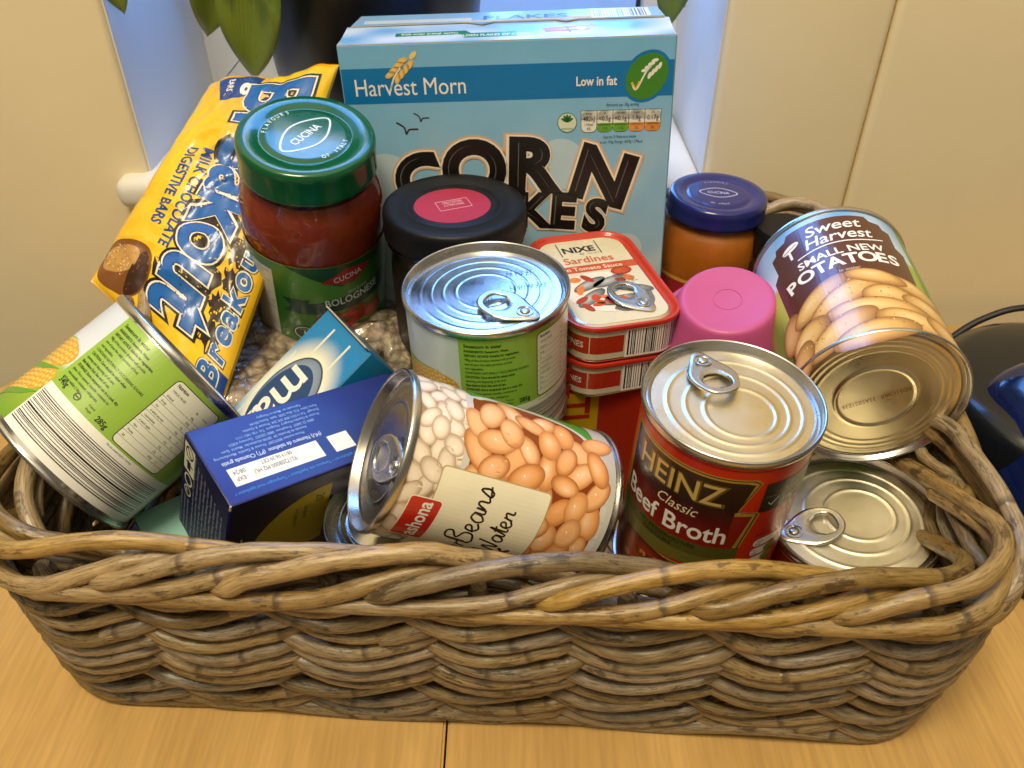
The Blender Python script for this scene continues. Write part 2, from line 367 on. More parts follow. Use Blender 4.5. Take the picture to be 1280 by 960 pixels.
def tube(pts, rad, sides=9, cap=True):
    """sweep; returns verts, faces, uvs (v = length in cm)"""
    pts = [Vector(p) for p in pts]; n = len(pts)
    rads = rad if isinstance(rad, (list, tuple)) else [rad] * n
    vs, fs, uv = [], [], []
    t0 = (pts[1] - pts[0]).normalized()
    nrm = t0.orthogonal().normalized(); L = 0
    for i in range(n):
        t = (pts[min(i + 1, n - 1)] - pts[max(i - 1, 0)]).normalized()
        nrm = (nrm - t * nrm.dot(t)).normalized(); b = t.cross(nrm)
        if i: L += (pts[i] - pts[i - 1]).length
        for k in range(sides):
            a = 2 * pi * k / sides
            vs.append(tuple(pts[i] + (nrm * cos(a) + b * sin(a)) * rads[i]))
            uv.append((abs(2 * k / sides - 1), L))
    for i in range(n - 1):
        for k in range(sides):
            j = (k + 1) % sides
            fs.append((i * sides + k, i * sides + j, (i + 1) * sides + j, (i + 1) * sides + k))
    if cap:
        fs.append(tuple(reversed(range(sides)))); fs.append(tuple(range((n - 1) * sides, n * sides)))
    return vs, fs, uv
def catmull(pts, k=6, closed=False):
    P = [Vector(p) for p in pts]; n = len(P); out = []
    rng = n if closed else n - 1
    for i in range(rng):
        if closed: a, b, c, d = P[i - 1], P[i], P[(i + 1) % n], P[(i + 2) % n]
        else: a, b, c, d = P[max(i - 1, 0)], P[i], P[i + 1], P[min(i + 2, n - 1)]
        for j in range(k):
            t = j / k
            out.append(0.5 * ((2 * b) + (c - a) * t + (2 * a - 5 * b + 4 * c - d) * t * t + (3 * b - a - 3 * c + d) * t ** 3))
    if not closed: out.append(P[-1])
    return out

# ------------------------------------------------------------------ flat print (labels): layered 2-D shapes in cm
_tc = {}
def text_geo(s, bold, res=2):
    key = (s, round(bold, 4), res)
    if key in _tc: return _tc[key]
    cu = bpy.data.curves.new('t', 'FONT'); cu.body = s; cu.size = 1; cu.resolution_u = res; cu.offset = bold; cu.fill_mode = 'FRONT'
    ob = bpy.data.objects.new('t', cu)
    COL.objects.link(ob)
    dg = bpy.context.evaluated_depsgraph_get(); ev = ob.evaluated_get(dg); me = ev.to_mesh()
    g = ([(v.co.x, v.co.y) for v in me.vertices], [tuple(p.vertices) for p in me.polygons])
    ev.to_mesh_clear(); bpy.data.objects.remove(ob); bpy.data.curves.remove(cu)
    _tc[key] = g
    return g

class Art:
    def __init__(self):
        self.V = []; self.F = []; self.C = []       # (u, v, layer), faces, colour per vertex
        self.T = Matrix.Identity(3)
    def put(self, pts, faces, col, layer):
        o = len(self.V)
        for i, p in enumerate(pts):
            q = self.T @ Vector((p[0], p[1], 1))
            self.V.append((q.x, q.y, layer)); self.C.append(col[i] if isinstance(col, list) else col)
        self.F += [tuple(i + o for i in f) for f in faces]
    def at(self, x=0, y=0, rot=0, sx=1, sy=1, shear=0):
        a = radians(rot)
        self.T = Matrix(((cos(a), -sin(a), x), (sin(a), cos(a), y), (0, 0, 1))) @ Matrix(((sx, shear, 0), (0, sy, 0), (0, 0, 1)))
        return self
    def grid(self, x0, y0, x1, y1, col, layer=0, nx=1, ny=1):
        """col: colour or function(u,v)"""
        pts = [(x0 + (x1 - x0) * i / nx, y0 + (y1 - y0) * j / ny) for j in range(ny + 1) for i in range(nx + 1)]
        c = [col(*p) for p in pts] if callable(col) else col
        self.put(pts, [(j * (nx + 1) + i, j * (nx + 1) + i + 1, (j + 1) * (nx + 1) + i + 1, (j + 1) * (nx + 1) + i) for j in range(ny) for i in range(nx)], c, layer)
    def rect(self, x0, y0, x1, y1, col, layer=1, rnd=0):
        if not rnd: return self.grid(x0, y0, x1, y1, col, layer)
        pts = []
        for cx, cy, a0 in ((x1 - rnd, y1 - rnd, 0), (x0 + rnd, y1 - rnd, 90), (x0 + rnd, y0 + rnd, 180), (x1 - rnd, y0 + rnd, 270)):
            for k in range(5):
                a = radians(a0 + k * 22.5); pts.append((cx + rnd * cos(a), cy + rnd * sin(a)))
        self.poly(pts, col, layer)
    def poly(self, pts, col, layer=1):
        self.put(pts, [tuple(range(len(pts)))], col, layer)
    def ell(self, cx, cy, rx, ry, col, layer=1, rot=0, n=24, edge=None, hx_=-0.2, hy_=0.25, mid=None):
        a = radians(rot)
        def P(r, t, ox=0, oy=0):
            x = rx * (r * cos(t) + ox); y = ry * (r * sin(t) + oy)
            return (cx + x * cos(a) - y * sin(a), cy + x * sin(a) + y * cos(a))
        if edge is None:
            return self.put([P(1, 2 * pi * i / n) for i in range(n)], [tuple(range(n))], col, layer)
        pts = [P(0, 0, hx_, hy_)] + [P(0.62, 2 * pi * i / n, hx_ * .4, hy_ * .4) for i in range(n)] + [P(1, 2 * pi * i / n) for i in range(n)]
        m_ = mid or mixc(col, edge, 0.4)
        f = [(0, 1 + i, 1 + (i + 1) % n) for i in range(n)] + [(1 + i, 1 + n + i, 1 + n + (i + 1) % n, 1 + (i + 1) % n) for i in range(n)]
        self.put(pts, f, [col] + [m_] * n + [edge] * n, layer)
    def ring(self, cx, cy, rx, ry, w, col, layer=1, n=32):
        pts = [(cx + rx * cos(2 * pi * i / n), cy + ry * sin(2 * pi * i / n)) for i in range(n)] + [(cx + (rx - w) * cos(2 * pi * i / n), cy + (ry - w) * sin(2 * pi * i / n)) for i in range(n)]
        self.put(pts, [(i, (i + 1) % n, n + (i + 1) % n, n + i) for i in range(n)], col, layer)
    def stroke(self, pts, w, col, layer=2, smooth=6, closed=False):
        P = [Vector((p[0], p[1], 0)) for p in pts]
        if smooth: P = catmull(P, smooth, closed)
        n = len(P); vs = []
        for i in range(n):
            if closed: t = P[(i + 1) % n] - P[i - 1]
            else: t = P[min(i + 1, n - 1)] - P[max(i - 1, 0)]
            t = t.normalized() if t.length > 1e-9 else Vector((1, 0, 0)); q = Vector((-t.y, t.x, 0)) * w / 2
            vs += [(P[i] + q)[:2], (P[i] - q)[:2]]
        m = n if closed else n - 1
        self.put(vs, [(2 * i, 2 * i + 1, (2 * i + 3) % (2 * n), (2 * i + 2) % (2 * n)) for i in range(m)], col, layer)
    def text(self, s, x, y, h, col, layer=3, align='l', sx=1.0, bold=0.0, rot=0, shear=0, fit=None):
        """h = cap height in cm"""
        pv, pf = text_geo(s, bold, 2 if h < .6 else 6)
        if not pv: return
        k = h / 0.72
        x0 = min(p[0] for p in pv); x1 = max(p[0] for p in pv)
        if fit: sx = fit / ((x1 - x0) * k)
        w = (x1 - x0); o = {'l': x0, 'c': x0 + w / 2, 'r': x1}[align]
        a = radians(rot); out = []
        for p in pv:
            px = (p[0] - o) * k * sx + p[1] * k * shear; py = p[1] * k
            out.append((x + px * cos(a) - py * sin(a), y + px * sin(a) + py * cos(a)))
        self.put(out, pf, col, layer)
    def arctext(self, s, cx, cy, r, a0, a1, h, col, layer=3, bold=0.01, inward=False, sx=0.8):
        n = len(s)
        for i, ch in enumerate(s):
            if ch == ' ': continue
            a = a0 + (a1 - a0) * (i + .5) / n
            self.text(ch, cx + r * cos(radians(a)), cy + r * sin(radians(a)), h, col, layer, 'c', sx, bold, rot=a + (90 if inward else -90))
    def barcode(self, x0, y0, x1, y1, vertical=True, layer=2, white=True, seed=3, dark=(0.012, 0.012, 0.014)):
        r = random.Random(seed)
        if white: self.rect(x0 - .12, y0 - .12, x1 + .12, y1 + .12, hx('f2efe8'), layer - 1)
        p = x0 if vertical else y0; e = x1 if vertical else y1
        while p < e:
            w = r.choice((.035, .035, .06, .09)); g = r.choice((.035, .05, .08, .1))
            if vertical: self.grid(p, y0, min(p + w, e), y1, dark, layer)
            else: self.grid(x0, p, x1, min(p + w, e), dark, layer)
            p += w + g
    def lines(self, strs, x, y, h, gap, col, layer=3, sx=0.75, bold=0.0, width=None, rot=0):
        for i, s in enumerate(strs):
            if not s: continue
            b = bold
            if s[0] == '!': s = s[1:]; b = bold + 0.018
            a = radians(rot)
            self.text(s, x + sin(a) * gap * i, y - cos(a) * gap * i, h, col, layer, 'l', sx, b, rot)
    def build(self, name, fn, mat_, parent, du=None, dv=None, step=0.005, smooth=None):
        V, F, C = self.V, self.F, self.C
        if du or dv:
            wide = []; keep = []
            for f in F:
                us = [V[i][0] for i in f]; vv = [V[i][1] for i in f]
                (wide if (du and max(us) - min(us) > du * .8) or (dv and max(vv) - min(vv) > dv * .8) else keep).append(f)
            bm = bmesh.new(); cl = bm.verts.layers.float_color.new('Col'); mp = {}
            for f in wide:
                fv = []
                for i in f:
                    if i not in mp:
                        nv = bm.verts.new(V[i]); nv[cl] = (*C[i], 1); mp[i] = nv
                    fv.append(mp[i])
                try: bm.faces.new(fv)
                except ValueError: pass
            for ax, d in ((0, du), (1, dv)):
                if not d or not bm.verts: continue
                lo = min(v.co[ax] for v in bm.verts); hi = max(v.co[ax] for v in bm.verts)
                k = math.ceil(lo / d)
                while k * d < hi:
                    co = [0, 0, 0]; no = [0, 0, 0]; co[ax] = k * d + 1e-5; no[ax] = 1
                    bmesh.ops.bisect_plane(bm, geom=bm.verts[:] + bm.edges[:] + bm.faces[:], plane_co=co, plane_no=no, dist=1e-6)
                    k += 1
            bm.verts.index_update()
            nV = [tuple(v.co) for v in bm.verts]; nC = [tuple(v[cl])[:3] for v in bm.verts]; nF = [tuple(v.index for v in f.verts) for f in bm.faces]
            bm.free()
            used = {}
            for f in keep:
                g = []
                for i in f:
                    if i not in used:
                        used[i] = len(nV); nV.append(V[i]); nC.append(C[i])
                    g.append(used[i])
                nF.append(tuple(g))
            V, F, C = nV, nF, nC
        me = bpy.data.meshes.new(name)
        me.from_pydata([tuple(c * S for c in fn(v[0], v[1], v[2] * step)) for v in V], [], F)
        at = me.color_attributes.new('Col', 'FLOAT_COLOR', 'POINT')
        flat = []
        for c in C: flat += [c[0], c[1], c[2], 1.0]
        at.data.foreach_set('color', flat)
        me.materials.append(mat_)
        if smooth is not None:
            me.shade_smooth()
        me.update()
        return add(name, me, parent)
def on_cyl(r, z0, a0=-pi / 2):
    return lambda u, v, o: ((r + o + .006) * cos(a0 + u / r), (r + o + .006) * sin(a0 + u / r), z0 + v)
def on_plane(O, ex, ey):
    O = Vector(O); ex = Vector(ex); ey = Vector(ey); n = ex.cross(ey).normalized()
    return lambda u, v, o: tuple(O + ex * u + ey * v + n * (o + .006))

WHITE = hx('f1eee6'); BLACK = (0.012, 0.012, 0.013)

# ------------------------------------------------------------------ the setting: table, wall with window niche
def prism(outline, z0, z1, bev=0.0):
    n = len(outline)
    return [(x, y, z0) for x, y in outline] + [(x, y, z1) for x, y in outline], [tuple(reversed(range(n))), tuple(range(n, 2 * n))] + [(i, (i + 1) % n, n + (i + 1) % n, n + i) for i in range(n)]
tb = thing('wooden_table', 'oiled beech table with a dark seam under the wicker basket', 'table', (0, 20, 0))
def corner(cx, cy, r, a0, a1, n=12):
    return [(cx + r * cos(radians(a0 + (a1 - a0) * i / n)), cy + r * sin(radians(a0 + (a1 - a0) * i / n))) for i in range(n + 1)]
def table_leaf(outline):
    bm = bmesh.new()
    vs, fs = prism(outline, -2.6, 0)
    bv = [bm.verts.new((x, y - 20, z)) for x, y, z in vs]
    for f in fs: bm.faces.new([bv[i] for i in f])
    ed = [e for e in bm.edges if abs(e.verts[0].co.z - e.verts[1].co.z) < 1e-6 and e.verts[0].co.z > -.1]
    bmesh.ops.bevel(bm, geom=ed, offset=.12, segments=2, affect='EDGES')
    bm.verts.index_update()
    r = [tuple(v.co) for v in bm.verts], [tuple(v.index for v in f.verts) for f in bm.faces]
    bm.free(); return r
LX = -3.0
left = [(LX - .05, -40), (LX - .05, 53.5)] + corner(-21, 35.5, 18, 90, 180) + [(-39, -40)]
right = [(LX + .05, -40), (48, -40), (48, 53.5), (LX + .05, 53.5)]
for o_ in (left, right):
    vs, fs = table_leaf(o_)
    add('table_leaf', make_mesh('table_leaf', vs, fs, M['wood']), tb)
vs, fs = box(-36, -50, -6, 44, 30, -2.7); add('apron', make_mesh('apron', vs, fs, M['wood']), tb)

WY = 56.0; NX0, NX1 = -26.3, 13.9; SILL = 11.4; NBACK = 74.0
def quad(*p): return list(p), [tuple(range(len(p)))]
def wall(x0, x1, z0, z1, name='wall'):
    vs, fs = box(x0, WY, z0, x1, WY + 17.9, z1, .5, 3); structure(name, make_mesh(name, vs, fs, M['wallpaint'], 40))
wall(-110, NX0, -75, 120)
wall(NX1, 24.6, -75, 120)
wall(24.75, 120, -75, 120)
wall(NX0 + .02, NX1 - .02, -75, SILL - 2.4, 'wall_below_window')
# thin painted skin of the niche sides
for x, w in ((NX0, .12), (NX1 - .12, .12)):
    vs, fs = box(x, WY + .35, SILL - .6, x + w, NBACK, 119); structure('window_reveal', make_mesh('window_reveal', vs, fs, M['reveal']))
sl = thing('window_sill', 'white gloss painted sill with rounded nose under the window', 'window sill', (-6, WY, SILL))
bm_v, bm_f = box(NX0 - 2.2 + 6, -1.6, -2.3, NX1 + 6 - .1, 18, 0, .9, 4)
add('sill_board', make_mesh('sill_board', bm_v, bm_f, M['sillpaint'], 40), sl)

win = thing('window', 'white painted window frame with mitred corners behind the plants', 'window', (-6, NBACK, SILL))
def mitre(pts, y0, y1):
    n = len(pts)
    return [(x, y0, z) for x, z in pts] + [(x, y1, z) for x, z in pts], [tuple(range(n)), tuple(reversed(range(n, 2 * n)))] + [(i, n + i, n + (i + 1) % n, (i + 1) % n) for i in range(n)]
ax0, ax1, az0, az1 = NX0 + 6, NX1 + 6, .3, 95
fw = 3.0
gap = .06
for pts, nm in (([(ax0, az0 + gap), (ax0 + fw, az0 + fw + gap), (ax0 + fw, az1 - fw), (ax0, az1)], 'frame_stile'), ([(ax1, az0 + gap), (ax1, az1), (ax1 - fw, az1 - fw), (ax1 - fw, az0 + fw + gap)], 'frame_stile'),
                ([(ax0 + gap, az0), (ax1 - gap, az0), (ax1 - fw - gap, az0 + fw), (ax0 + fw + gap, az0 + fw)], 'frame_rail'), ([(ax0, az1), (ax0 + fw, az1 - fw), (ax1 - fw, az1 - fw), (ax1, az1)], 'frame_rail')):
    vs, fs = mitre(pts, -1.2, 2.5); add(nm, make_mesh(nm, vs, fs, M['framepaint']), win)
vs, fs = join(box(ax0 + fw - .1, .6, az0 + fw - .1, ax1 - fw + .1, .9, az0 + fw + .35), box(ax0 + fw - .1, .6, az0 + fw + .35, ax0 + fw + .35, .9, az1 - fw), box(ax1 - fw - .35, .6, az0 + fw + .35, ax1 - fw + .1, .9, az1 - fw))
add('gasket', make_mesh('gasket', vs, fs, M['grime']), win)
vs, fs = box(ax0 + fw - .1, 1.0, az0 + fw - .1, ax1 - fw + .1, 1.3, az1 - fw + .1); add('pane', make_mesh('pane', vs, fs, M['pane']), win)
# dark joint behind the frame
vs, fs = box(NX0, NBACK + 2.6, SILL - 3, NX1, NBACK + 2.9, SILL + .4); structure('window_joint', make_mesh('window_joint', vs, fs, M['grime']))
vs, fs = quad((-170, 190, -60), (150, 190, -60), (150, 190, 260), (-170, 190, 260)); structure('sky', make_mesh('sky', vs, fs, M['sky']))

# plants on the sill
def leaf(parent, base, d, n, L, W, curl=.35, droop=.5):
    d = Vector(d).normalized(); n = Vector(n); n = (n - d * n.dot(d)).normalized(); s = d.cross(n)
    vs, fs, uv = [], [], []
    K, J = 14, 7
    for i in range(K + 1):
        t = i / K
        w = W * .5 * 1.85 * (t ** .55) * (max(0, 1 - t) ** .95) + .02
        for j in range(J):
            q = (j / (J - 1)) * 2 - 1
            p = Vector(base) + d * (L * t) + s * (w * q) + n * (-abs(q) * w * curl * -1 + .12 * sin(t * 9 + q * 2)) - n * (droop * L * t * t)
            vs.append(tuple(p)); uv.append((j / (J - 1), t))
    for i in range(K):
        for j in range(J - 1):
            fs.append((i * J + j, i * J + j + 1, (i + 1) * J + j + 1, (i + 1) * J + j))
    me = make_mesh('leaf', vs, fs, M['leaf'], 60, uv)
    o = add('leaf', me, parent)
    md = o.modifiers.new('thick', 'SOLIDIFY'); md.thickness = .0006
    return o
pl = thing('potted_plant', 'trailing green plant in a large dark pot behind the cereal carton', 'plant', (-10.4, 65.0, SILL))
vs, fs = lathe([(0, .05), (6.6, 0), (7.0, .4), (8.6, 14), (9.6, 22), (9.9, 24), (9.4, 24.2), (9.1, 22.5), (0, 22.3)], 56)
add('pot', make_mesh('pot', vs, fs, M['pot'], 40), pl)
vs, fs = lathe([(0, 22.8), (5, 22.9), (9.05, 22.6)], 40); add('soil', make_mesh('soil', vs, fs, M['soil'], 40), pl)
def stem_(parent, pts, r=.22):
    vs, fs, uv = tube(catmull(pts, 6), r, 7); add('stem', make_mesh('stem', vs, fs, M['stem'], 50, uv), parent)
LEAVES = [  # tip, direction, normal, length, width
    ((-18.0, 58.0, 17.4), (-.30, .05, -1), (-.2, -1, .15), 8.6, 6.6),
    ((-20.6, 58.0, 20.3), (-.34, .04, -1), (.45, -1, .15), 5.8, 4.4),
    ((-14.2, 59.5, 20.6), (-.2, .05, -1), (.15, -1, .2), 7.0, 5.2),
    ((-25.5, 57.4, 21.8), (.05, .05, -1), (.2, -1, .2), 4.6, 3.0),
    ((10.7, 60.0, 20.2), (.0, .05, -1), (.1, -1, .2), 5.4, 3.6),
    ((12.2, 62.0, 21.2), (.5, .05, -.7), (-.2, -1, .3), 4.2, 3.0),
    ((-9.0, 58.5, 22.2), (.85, -.1, -.45), (0, -.8, .6), 8, 4.6),
    ((5.5, 59.5, 22.6), (.8, -.1, -.35), (0, -.7, .7), 8, 5),
]
for tip, d, n, L, W in LEAVES:
    d = Vector(d).normalized(); nn_ = Vector(n); nn_ = (nn_ - d * nn_.dot(d)).normalized()
    b = Vector(tip) - Vector((-10.4, 65, SILL)) - d * L + nn_ * (.14 * L)
    stem_(pl, [(b.x * .3, b.y * .25, 23), (b.x * .75, b.y * .7, max(b.z + 3.5, 25.5)), tuple(b)])
    leaf(pl, b, d, n, L, W, .35, .14)

# blue-black appliance with a cord on the right
kt = thing('kitchen_appliance', 'glossy black and dark blue appliance with a black cord right of the basket', 'appliance', (31.2, 35.4, 0), Matrix.Rotation(radians(12), 3, 'Z') @ Matrix.Diagonal((1, 1, .82)))
vs, fs = lathe([(0, .02), (9.0, 0), (9.4, .5), (9.3, 2.4), (8.9, 3.2), (8.75, 3.3), (8.7, 3.8), (8.5, 4.4), (7.4, 5.4), (0, 5.6)], 72)
add('base', make_mesh('base', vs, fs, M['black'], 35), kt)
vs, fs = lathe([(7.3, 5.2), (7.6, 6.6), (7.2, 8.4), (6.9, 9.2), (6.0, 9.75), (4.0, 10.0), (0, 10.05)], 40)
add('smoked_cover', make_mesh('smoked_cover', vs, fs, M['smoke'], 60), kt)
vs, fs = box(-8.0, -8.3, 4.4, 4.4, 2.4, 12.2, 2.8, 6); vs = [(x * (1 - .05 * (z - 4)), y * (1 - .05 * (z - 4)), z) for x, y, z in vs]
add('water_tank', make_mesh('water_tank', vs, fs, M['blueglow'], 60), kt)
vs, fs, uv = tube([(8.95 * cos(a * pi / 40), 8.95 * sin(a * pi / 40), 3.35) for a in range(81)], .16, 7); add('seam_ring', make_mesh('seam_ring', vs, fs, M['smoke'], 60, uv), kt)
a_ = Art(); a_.at(-3.8, -3.2, -30); a_.text('vac', 0, 0, .42, hx('c9d3df'), 1, 'l', 1, .02); a_.grid(-.5, -.35, 1.6, -.28, hx('c9d3df'), 1)
a_.build('lettering', on_plane((0, 0, 12.2), (1, 0, 0), (0, 1, 0)), M['lidprint'], kt)
cd = [tuple(Matrix.Rotation(radians(-12), 3, 'Z') @ Vector((x - 31.2, y - 35.4, z / .82))) for x, y, z in ((25.6, 42.6, 1.2), (27.2, 43.6, 3.6), (28.9, 44.0, 5.5), (30.6, 44.3, 6.6), (32.6, 44.2, 7.4), (36, 43.6, 7.7), (42, 41, 6), (46, 38, .4))]
vs, fs, uv = tube(catmull(cd, 8), .24, 10); add('cord', make_mesh('cord', vs, fs, M['cord'], 60, uv), kt)

# ------------------------------------------------------------------ the wicker basket
BC = (-.3, 36.7); BYAW = radians(-3.2)
HXB, HYB, RC, RIMZ = 20.5, 16.2, 3.7, 10.7
bk = thing('wicker_basket', 'rectangular grey brown wicker basket with thick plaited rim full of groceries', 'basket', (BC[0], BC[1], 0), Matrix.Rotation(BYAW, 3, 'Z'))
sx_, sy_ = HXB - RC, HYB - RC
SEGS = [2 * sx_, pi / 2 * RC, 2 * sy_, pi / 2 * RC] * 2
PER = sum(SEGS)
def per(s):
    """point and outward normal on the rounded rectangle; s=0 at the front left, running right"""
    s %= PER
    cs = [(-sx_, -HYB, 1, 0), None, (HXB, -sy_, 0, 1), None, (sx_, HYB, -1, 0), None, (-HXB, sy_, 0, -1), None]
    cc = [None, (sx_, -sy_, -90), None, (sx_, sy_, 0), None, (-sx_, sy_, 90), None, (-sx_, -sy_, 180)]
    for i, L in enumerate(SEGS):
        if s <= L or i == 7:
            if cs[i]:
                x, y, dx, dy = cs[i]; return (x + dx * s, y + dy * s), (dy, -dx)
            x, y, a = cc[i]; t = radians(a) + s / RC
            return (x + RC * cos(t), y + RC * sin(t)), (cos(t), sin(t))
        s -= L
def bulge(z):
    t = z / RIMZ
    return -.6 * (1 - t) ** 2 + .25 * sin(pi * t)
def bp(s, r, z):
    (x, y), (nx, ny) = per(s); r = r + bulge(max(0, min(RIMZ, z)))
    return (x + nx * r, y + ny * r, z)
NST = 24; PIT = PER / NST
S0 = .35 * PIT
def sm(a, b, x):
    t = max(0, min(1, (x - a) / (b - a))); return t * t * (3 - 2 * t)
def cane(name, pts, rad, m='cane', sides=9, wob=.025):
    n = len(pts); sd = R_.random() * 90
    rs = [rad * (1 + wob * sin(i * .55 + sd) + .04 * noise.noise(Vector((i * .4, sd, 0)))) for i in range(n)]
    rs[0] *= .8; rs[-1] *= .8
    # swollen nodes roughly every 11 cm
    vs, fs, uv = tube(pts, rs, sides)
    uv = [(u, v + sd) for u, v in uv]
    return add(name, make_mesh(name, vs, fs, M[m], 60, uv), bk)
# upright stakes
for k in range(NST):
    s = S0 + (k + .5) * PIT
    pts = [bp(s + R_.uniform(-.1, .1), R_.uniform(-.06, .06), z) for z in (.3, 2, 4, 6, 8, 9.6)]
    cane('stake', catmull(pts, 3), .42, 'cane', 8)
# woven body: pairs of rods twisting round the stakes
ROWS = 10
for row in range(ROWS):
    z0 = .9 + row * .89; shf = R_.uniform(-.11, .11)
    for j in range(2):
        i0 = 0; total = NST
        start = R_.randrange(0, NST)
        while i0 < total:
            run = R_.choice((5, 7, 9)); run = min(run, total - i0)
            if total - i0 - run < 3: run = total - i0
            rad = R_.uniform(.27, .38); dz = R_.uniform(-.16, .16); pts = []
            steps = run * 9 + 3
            for q in range(steps + 1):
                t = start + i0 + q / 9 - .18          # in stake intervals
                ph = (t + j + shf + .10 * noise.noise(Vector((t * .8, row * 2.3, 4 * j)))) % 2                         # outside while ph in 0..1
                out = sm(-.34, .30, ph if ph < 1.5 else ph - 2) * (1 - sm(.96, 1.36, ph if ph < 1.66 else 0))
                r = -.56 + 1.18 * out + .10 * noise.noise(Vector((t * .9, row * 1.7, 9 + j)))
                z = z0 + dz + (.38 * cos(2 * pi * min(1, ph)) if ph < 1 else .38) - .1
                z += .22 * sm(.78, 1.0, ph) * (1 - sm(1.05, 1.35, ph)) if ph < 1.5 else -.12 * sm(1.6, 1.9, ph)
                z += .16 * noise.noise(Vector((t * .7, row * 3.1, j * 5.0)))
                pts.append(bp(S0 + t * PIT, r, z))
            cane('weaver', pts, rad, 'cane', 8)
            i0 += run
# bottom border rods
for k in range(0, NST, 3):
    pts = []
    for q in range(31):
        t = k + q / 30 * 3.6
        pts.append(bp(S0 + t * PIT, .35 + .25 * sin(pi * q / 30), .48 + .30 * sin(q * .35 + k)))
    cane('base_rod', pts, .46, 'cane', 8)
# base slats seen through the gaps
for k in range(14):
    y = -HYB + 2 + k * (2 * HYB - 4) / 13
    cane('base_slat', [(x, y + .2 * sin(x + k), .75 + .12 * (k % 2)) for x in (-HXB + 1.2, -8, 0, 8, HXB - 1.2)], .5, 'cane', 7)
# plaited rim: each stake bends over and runs along the border
def keyed(keys, s0, n=9):
    return [bp(p.x, p.y, p.z) for p in catmull([(s0 + a * PIT, b, c) for a, b, c in keys], n)]
for k in range(NST):
    s0 = S0 + k * PIT + R_.uniform(-.55, .55); e = R_.uniform(-.18, .18); f = R_.uniform(-.16, .16)
    outer = [(-2.45, -.1, RIMZ - 1.95), (-2.1, .62, RIMZ - 1.72), (-1.5, .92, RIMZ - 1.52 + f), (-.95, 1.02, RIMZ - 1.26 + e), (-.48, .97, RIMZ - .96 + e), (-.14, .70, RIMZ - .55), (.16, .2, RIMZ - .28), (.5, -.45, RIMZ - .5), (.9, -.95, RIMZ - 1.5)]
    cane('rim_cane', keyed(outer, s0), R_.uniform(.32, .39), 'cane_rim', 10)
    top = [(-.24, -.1, RIMZ - 1.45), (-.14, .55, RIMZ - 1.1), (-.04, .93, RIMZ - .74), (.12, .97, RIMZ - .30 + f), (.35, .82, RIMZ + .18 + e), (.65, .56, RIMZ + .56 + e), (.95, .28, RIMZ + .70 + e), (1.25, -.02, RIMZ + .48 + f), (1.5, -.32, RIMZ + .02), (1.75, -.62, RIMZ - .48), (2.1, -.92, RIMZ - 1.4), (2.5, -1.0, RIMZ - 2.7), (2.8, -1.0, RIMZ - 4.1)]
    cane('rim_cane', keyed(top, s0), R_.uniform(.34, .41), 'cane_rim', 10)

# ------------------------------------------------------------------ cans
def bump_panel(rmax, rings, z0, off=(0, 0), nr=64, na=96, dome=0.0):
    """a pressed metal disc; rings: (radius, height, width)"""
    vs = [(0, 0, 0)]; fs = []
    def h(x, y):
        z = dome * (1 - (x * x + y * y) / rmax ** 2)
        for rg in rings:
            rr, hh, w = rg[:3]; ox, oy = rg[3:5] if len(rg) > 3 else off
            d = sqrt((x - ox) ** 2 + (y - oy) ** 2)
            z += hh * math.exp(-((d - rr) / w) ** 2)
        return z
    vs[0] = (0, 0, z0 + h(0, 0))
    for i in range(1, nr + 1):
        r = rmax * i / nr
        for k in range(na):
            a = 2 * pi * k / na; x, y = r * cos(a), r * sin(a)
            vs.append((x, y, z0 + (h(x, y) if i < nr else 0)))
    for k in range(na): fs.append((0, 1 + k, 1 + (k + 1) % na))
    for i in range(nr - 1):
        for k in range(na):
            a = 1 + i * na + k; b = 1 + i * na + (k + 1) % na
            fs.append((a, a + na, b + na, b))
    return vs, fs
def seam_ring(R, top=True):
    """rolled double seam with the countersunk chuck wall, z=0 at its top"""
    p = [(R - .16, -.36), (R - .02, -.34), (R, -.28), (R + .005, -.10), (R - .02, -.03), (R - .07, 0), (R - .12, -.02), (R - .15, -.08), (R - .20, -.44), (R - .25, -.50), (R - .33, -.50), (R - .40, -.44), (R - .44, -.40)]
    return p
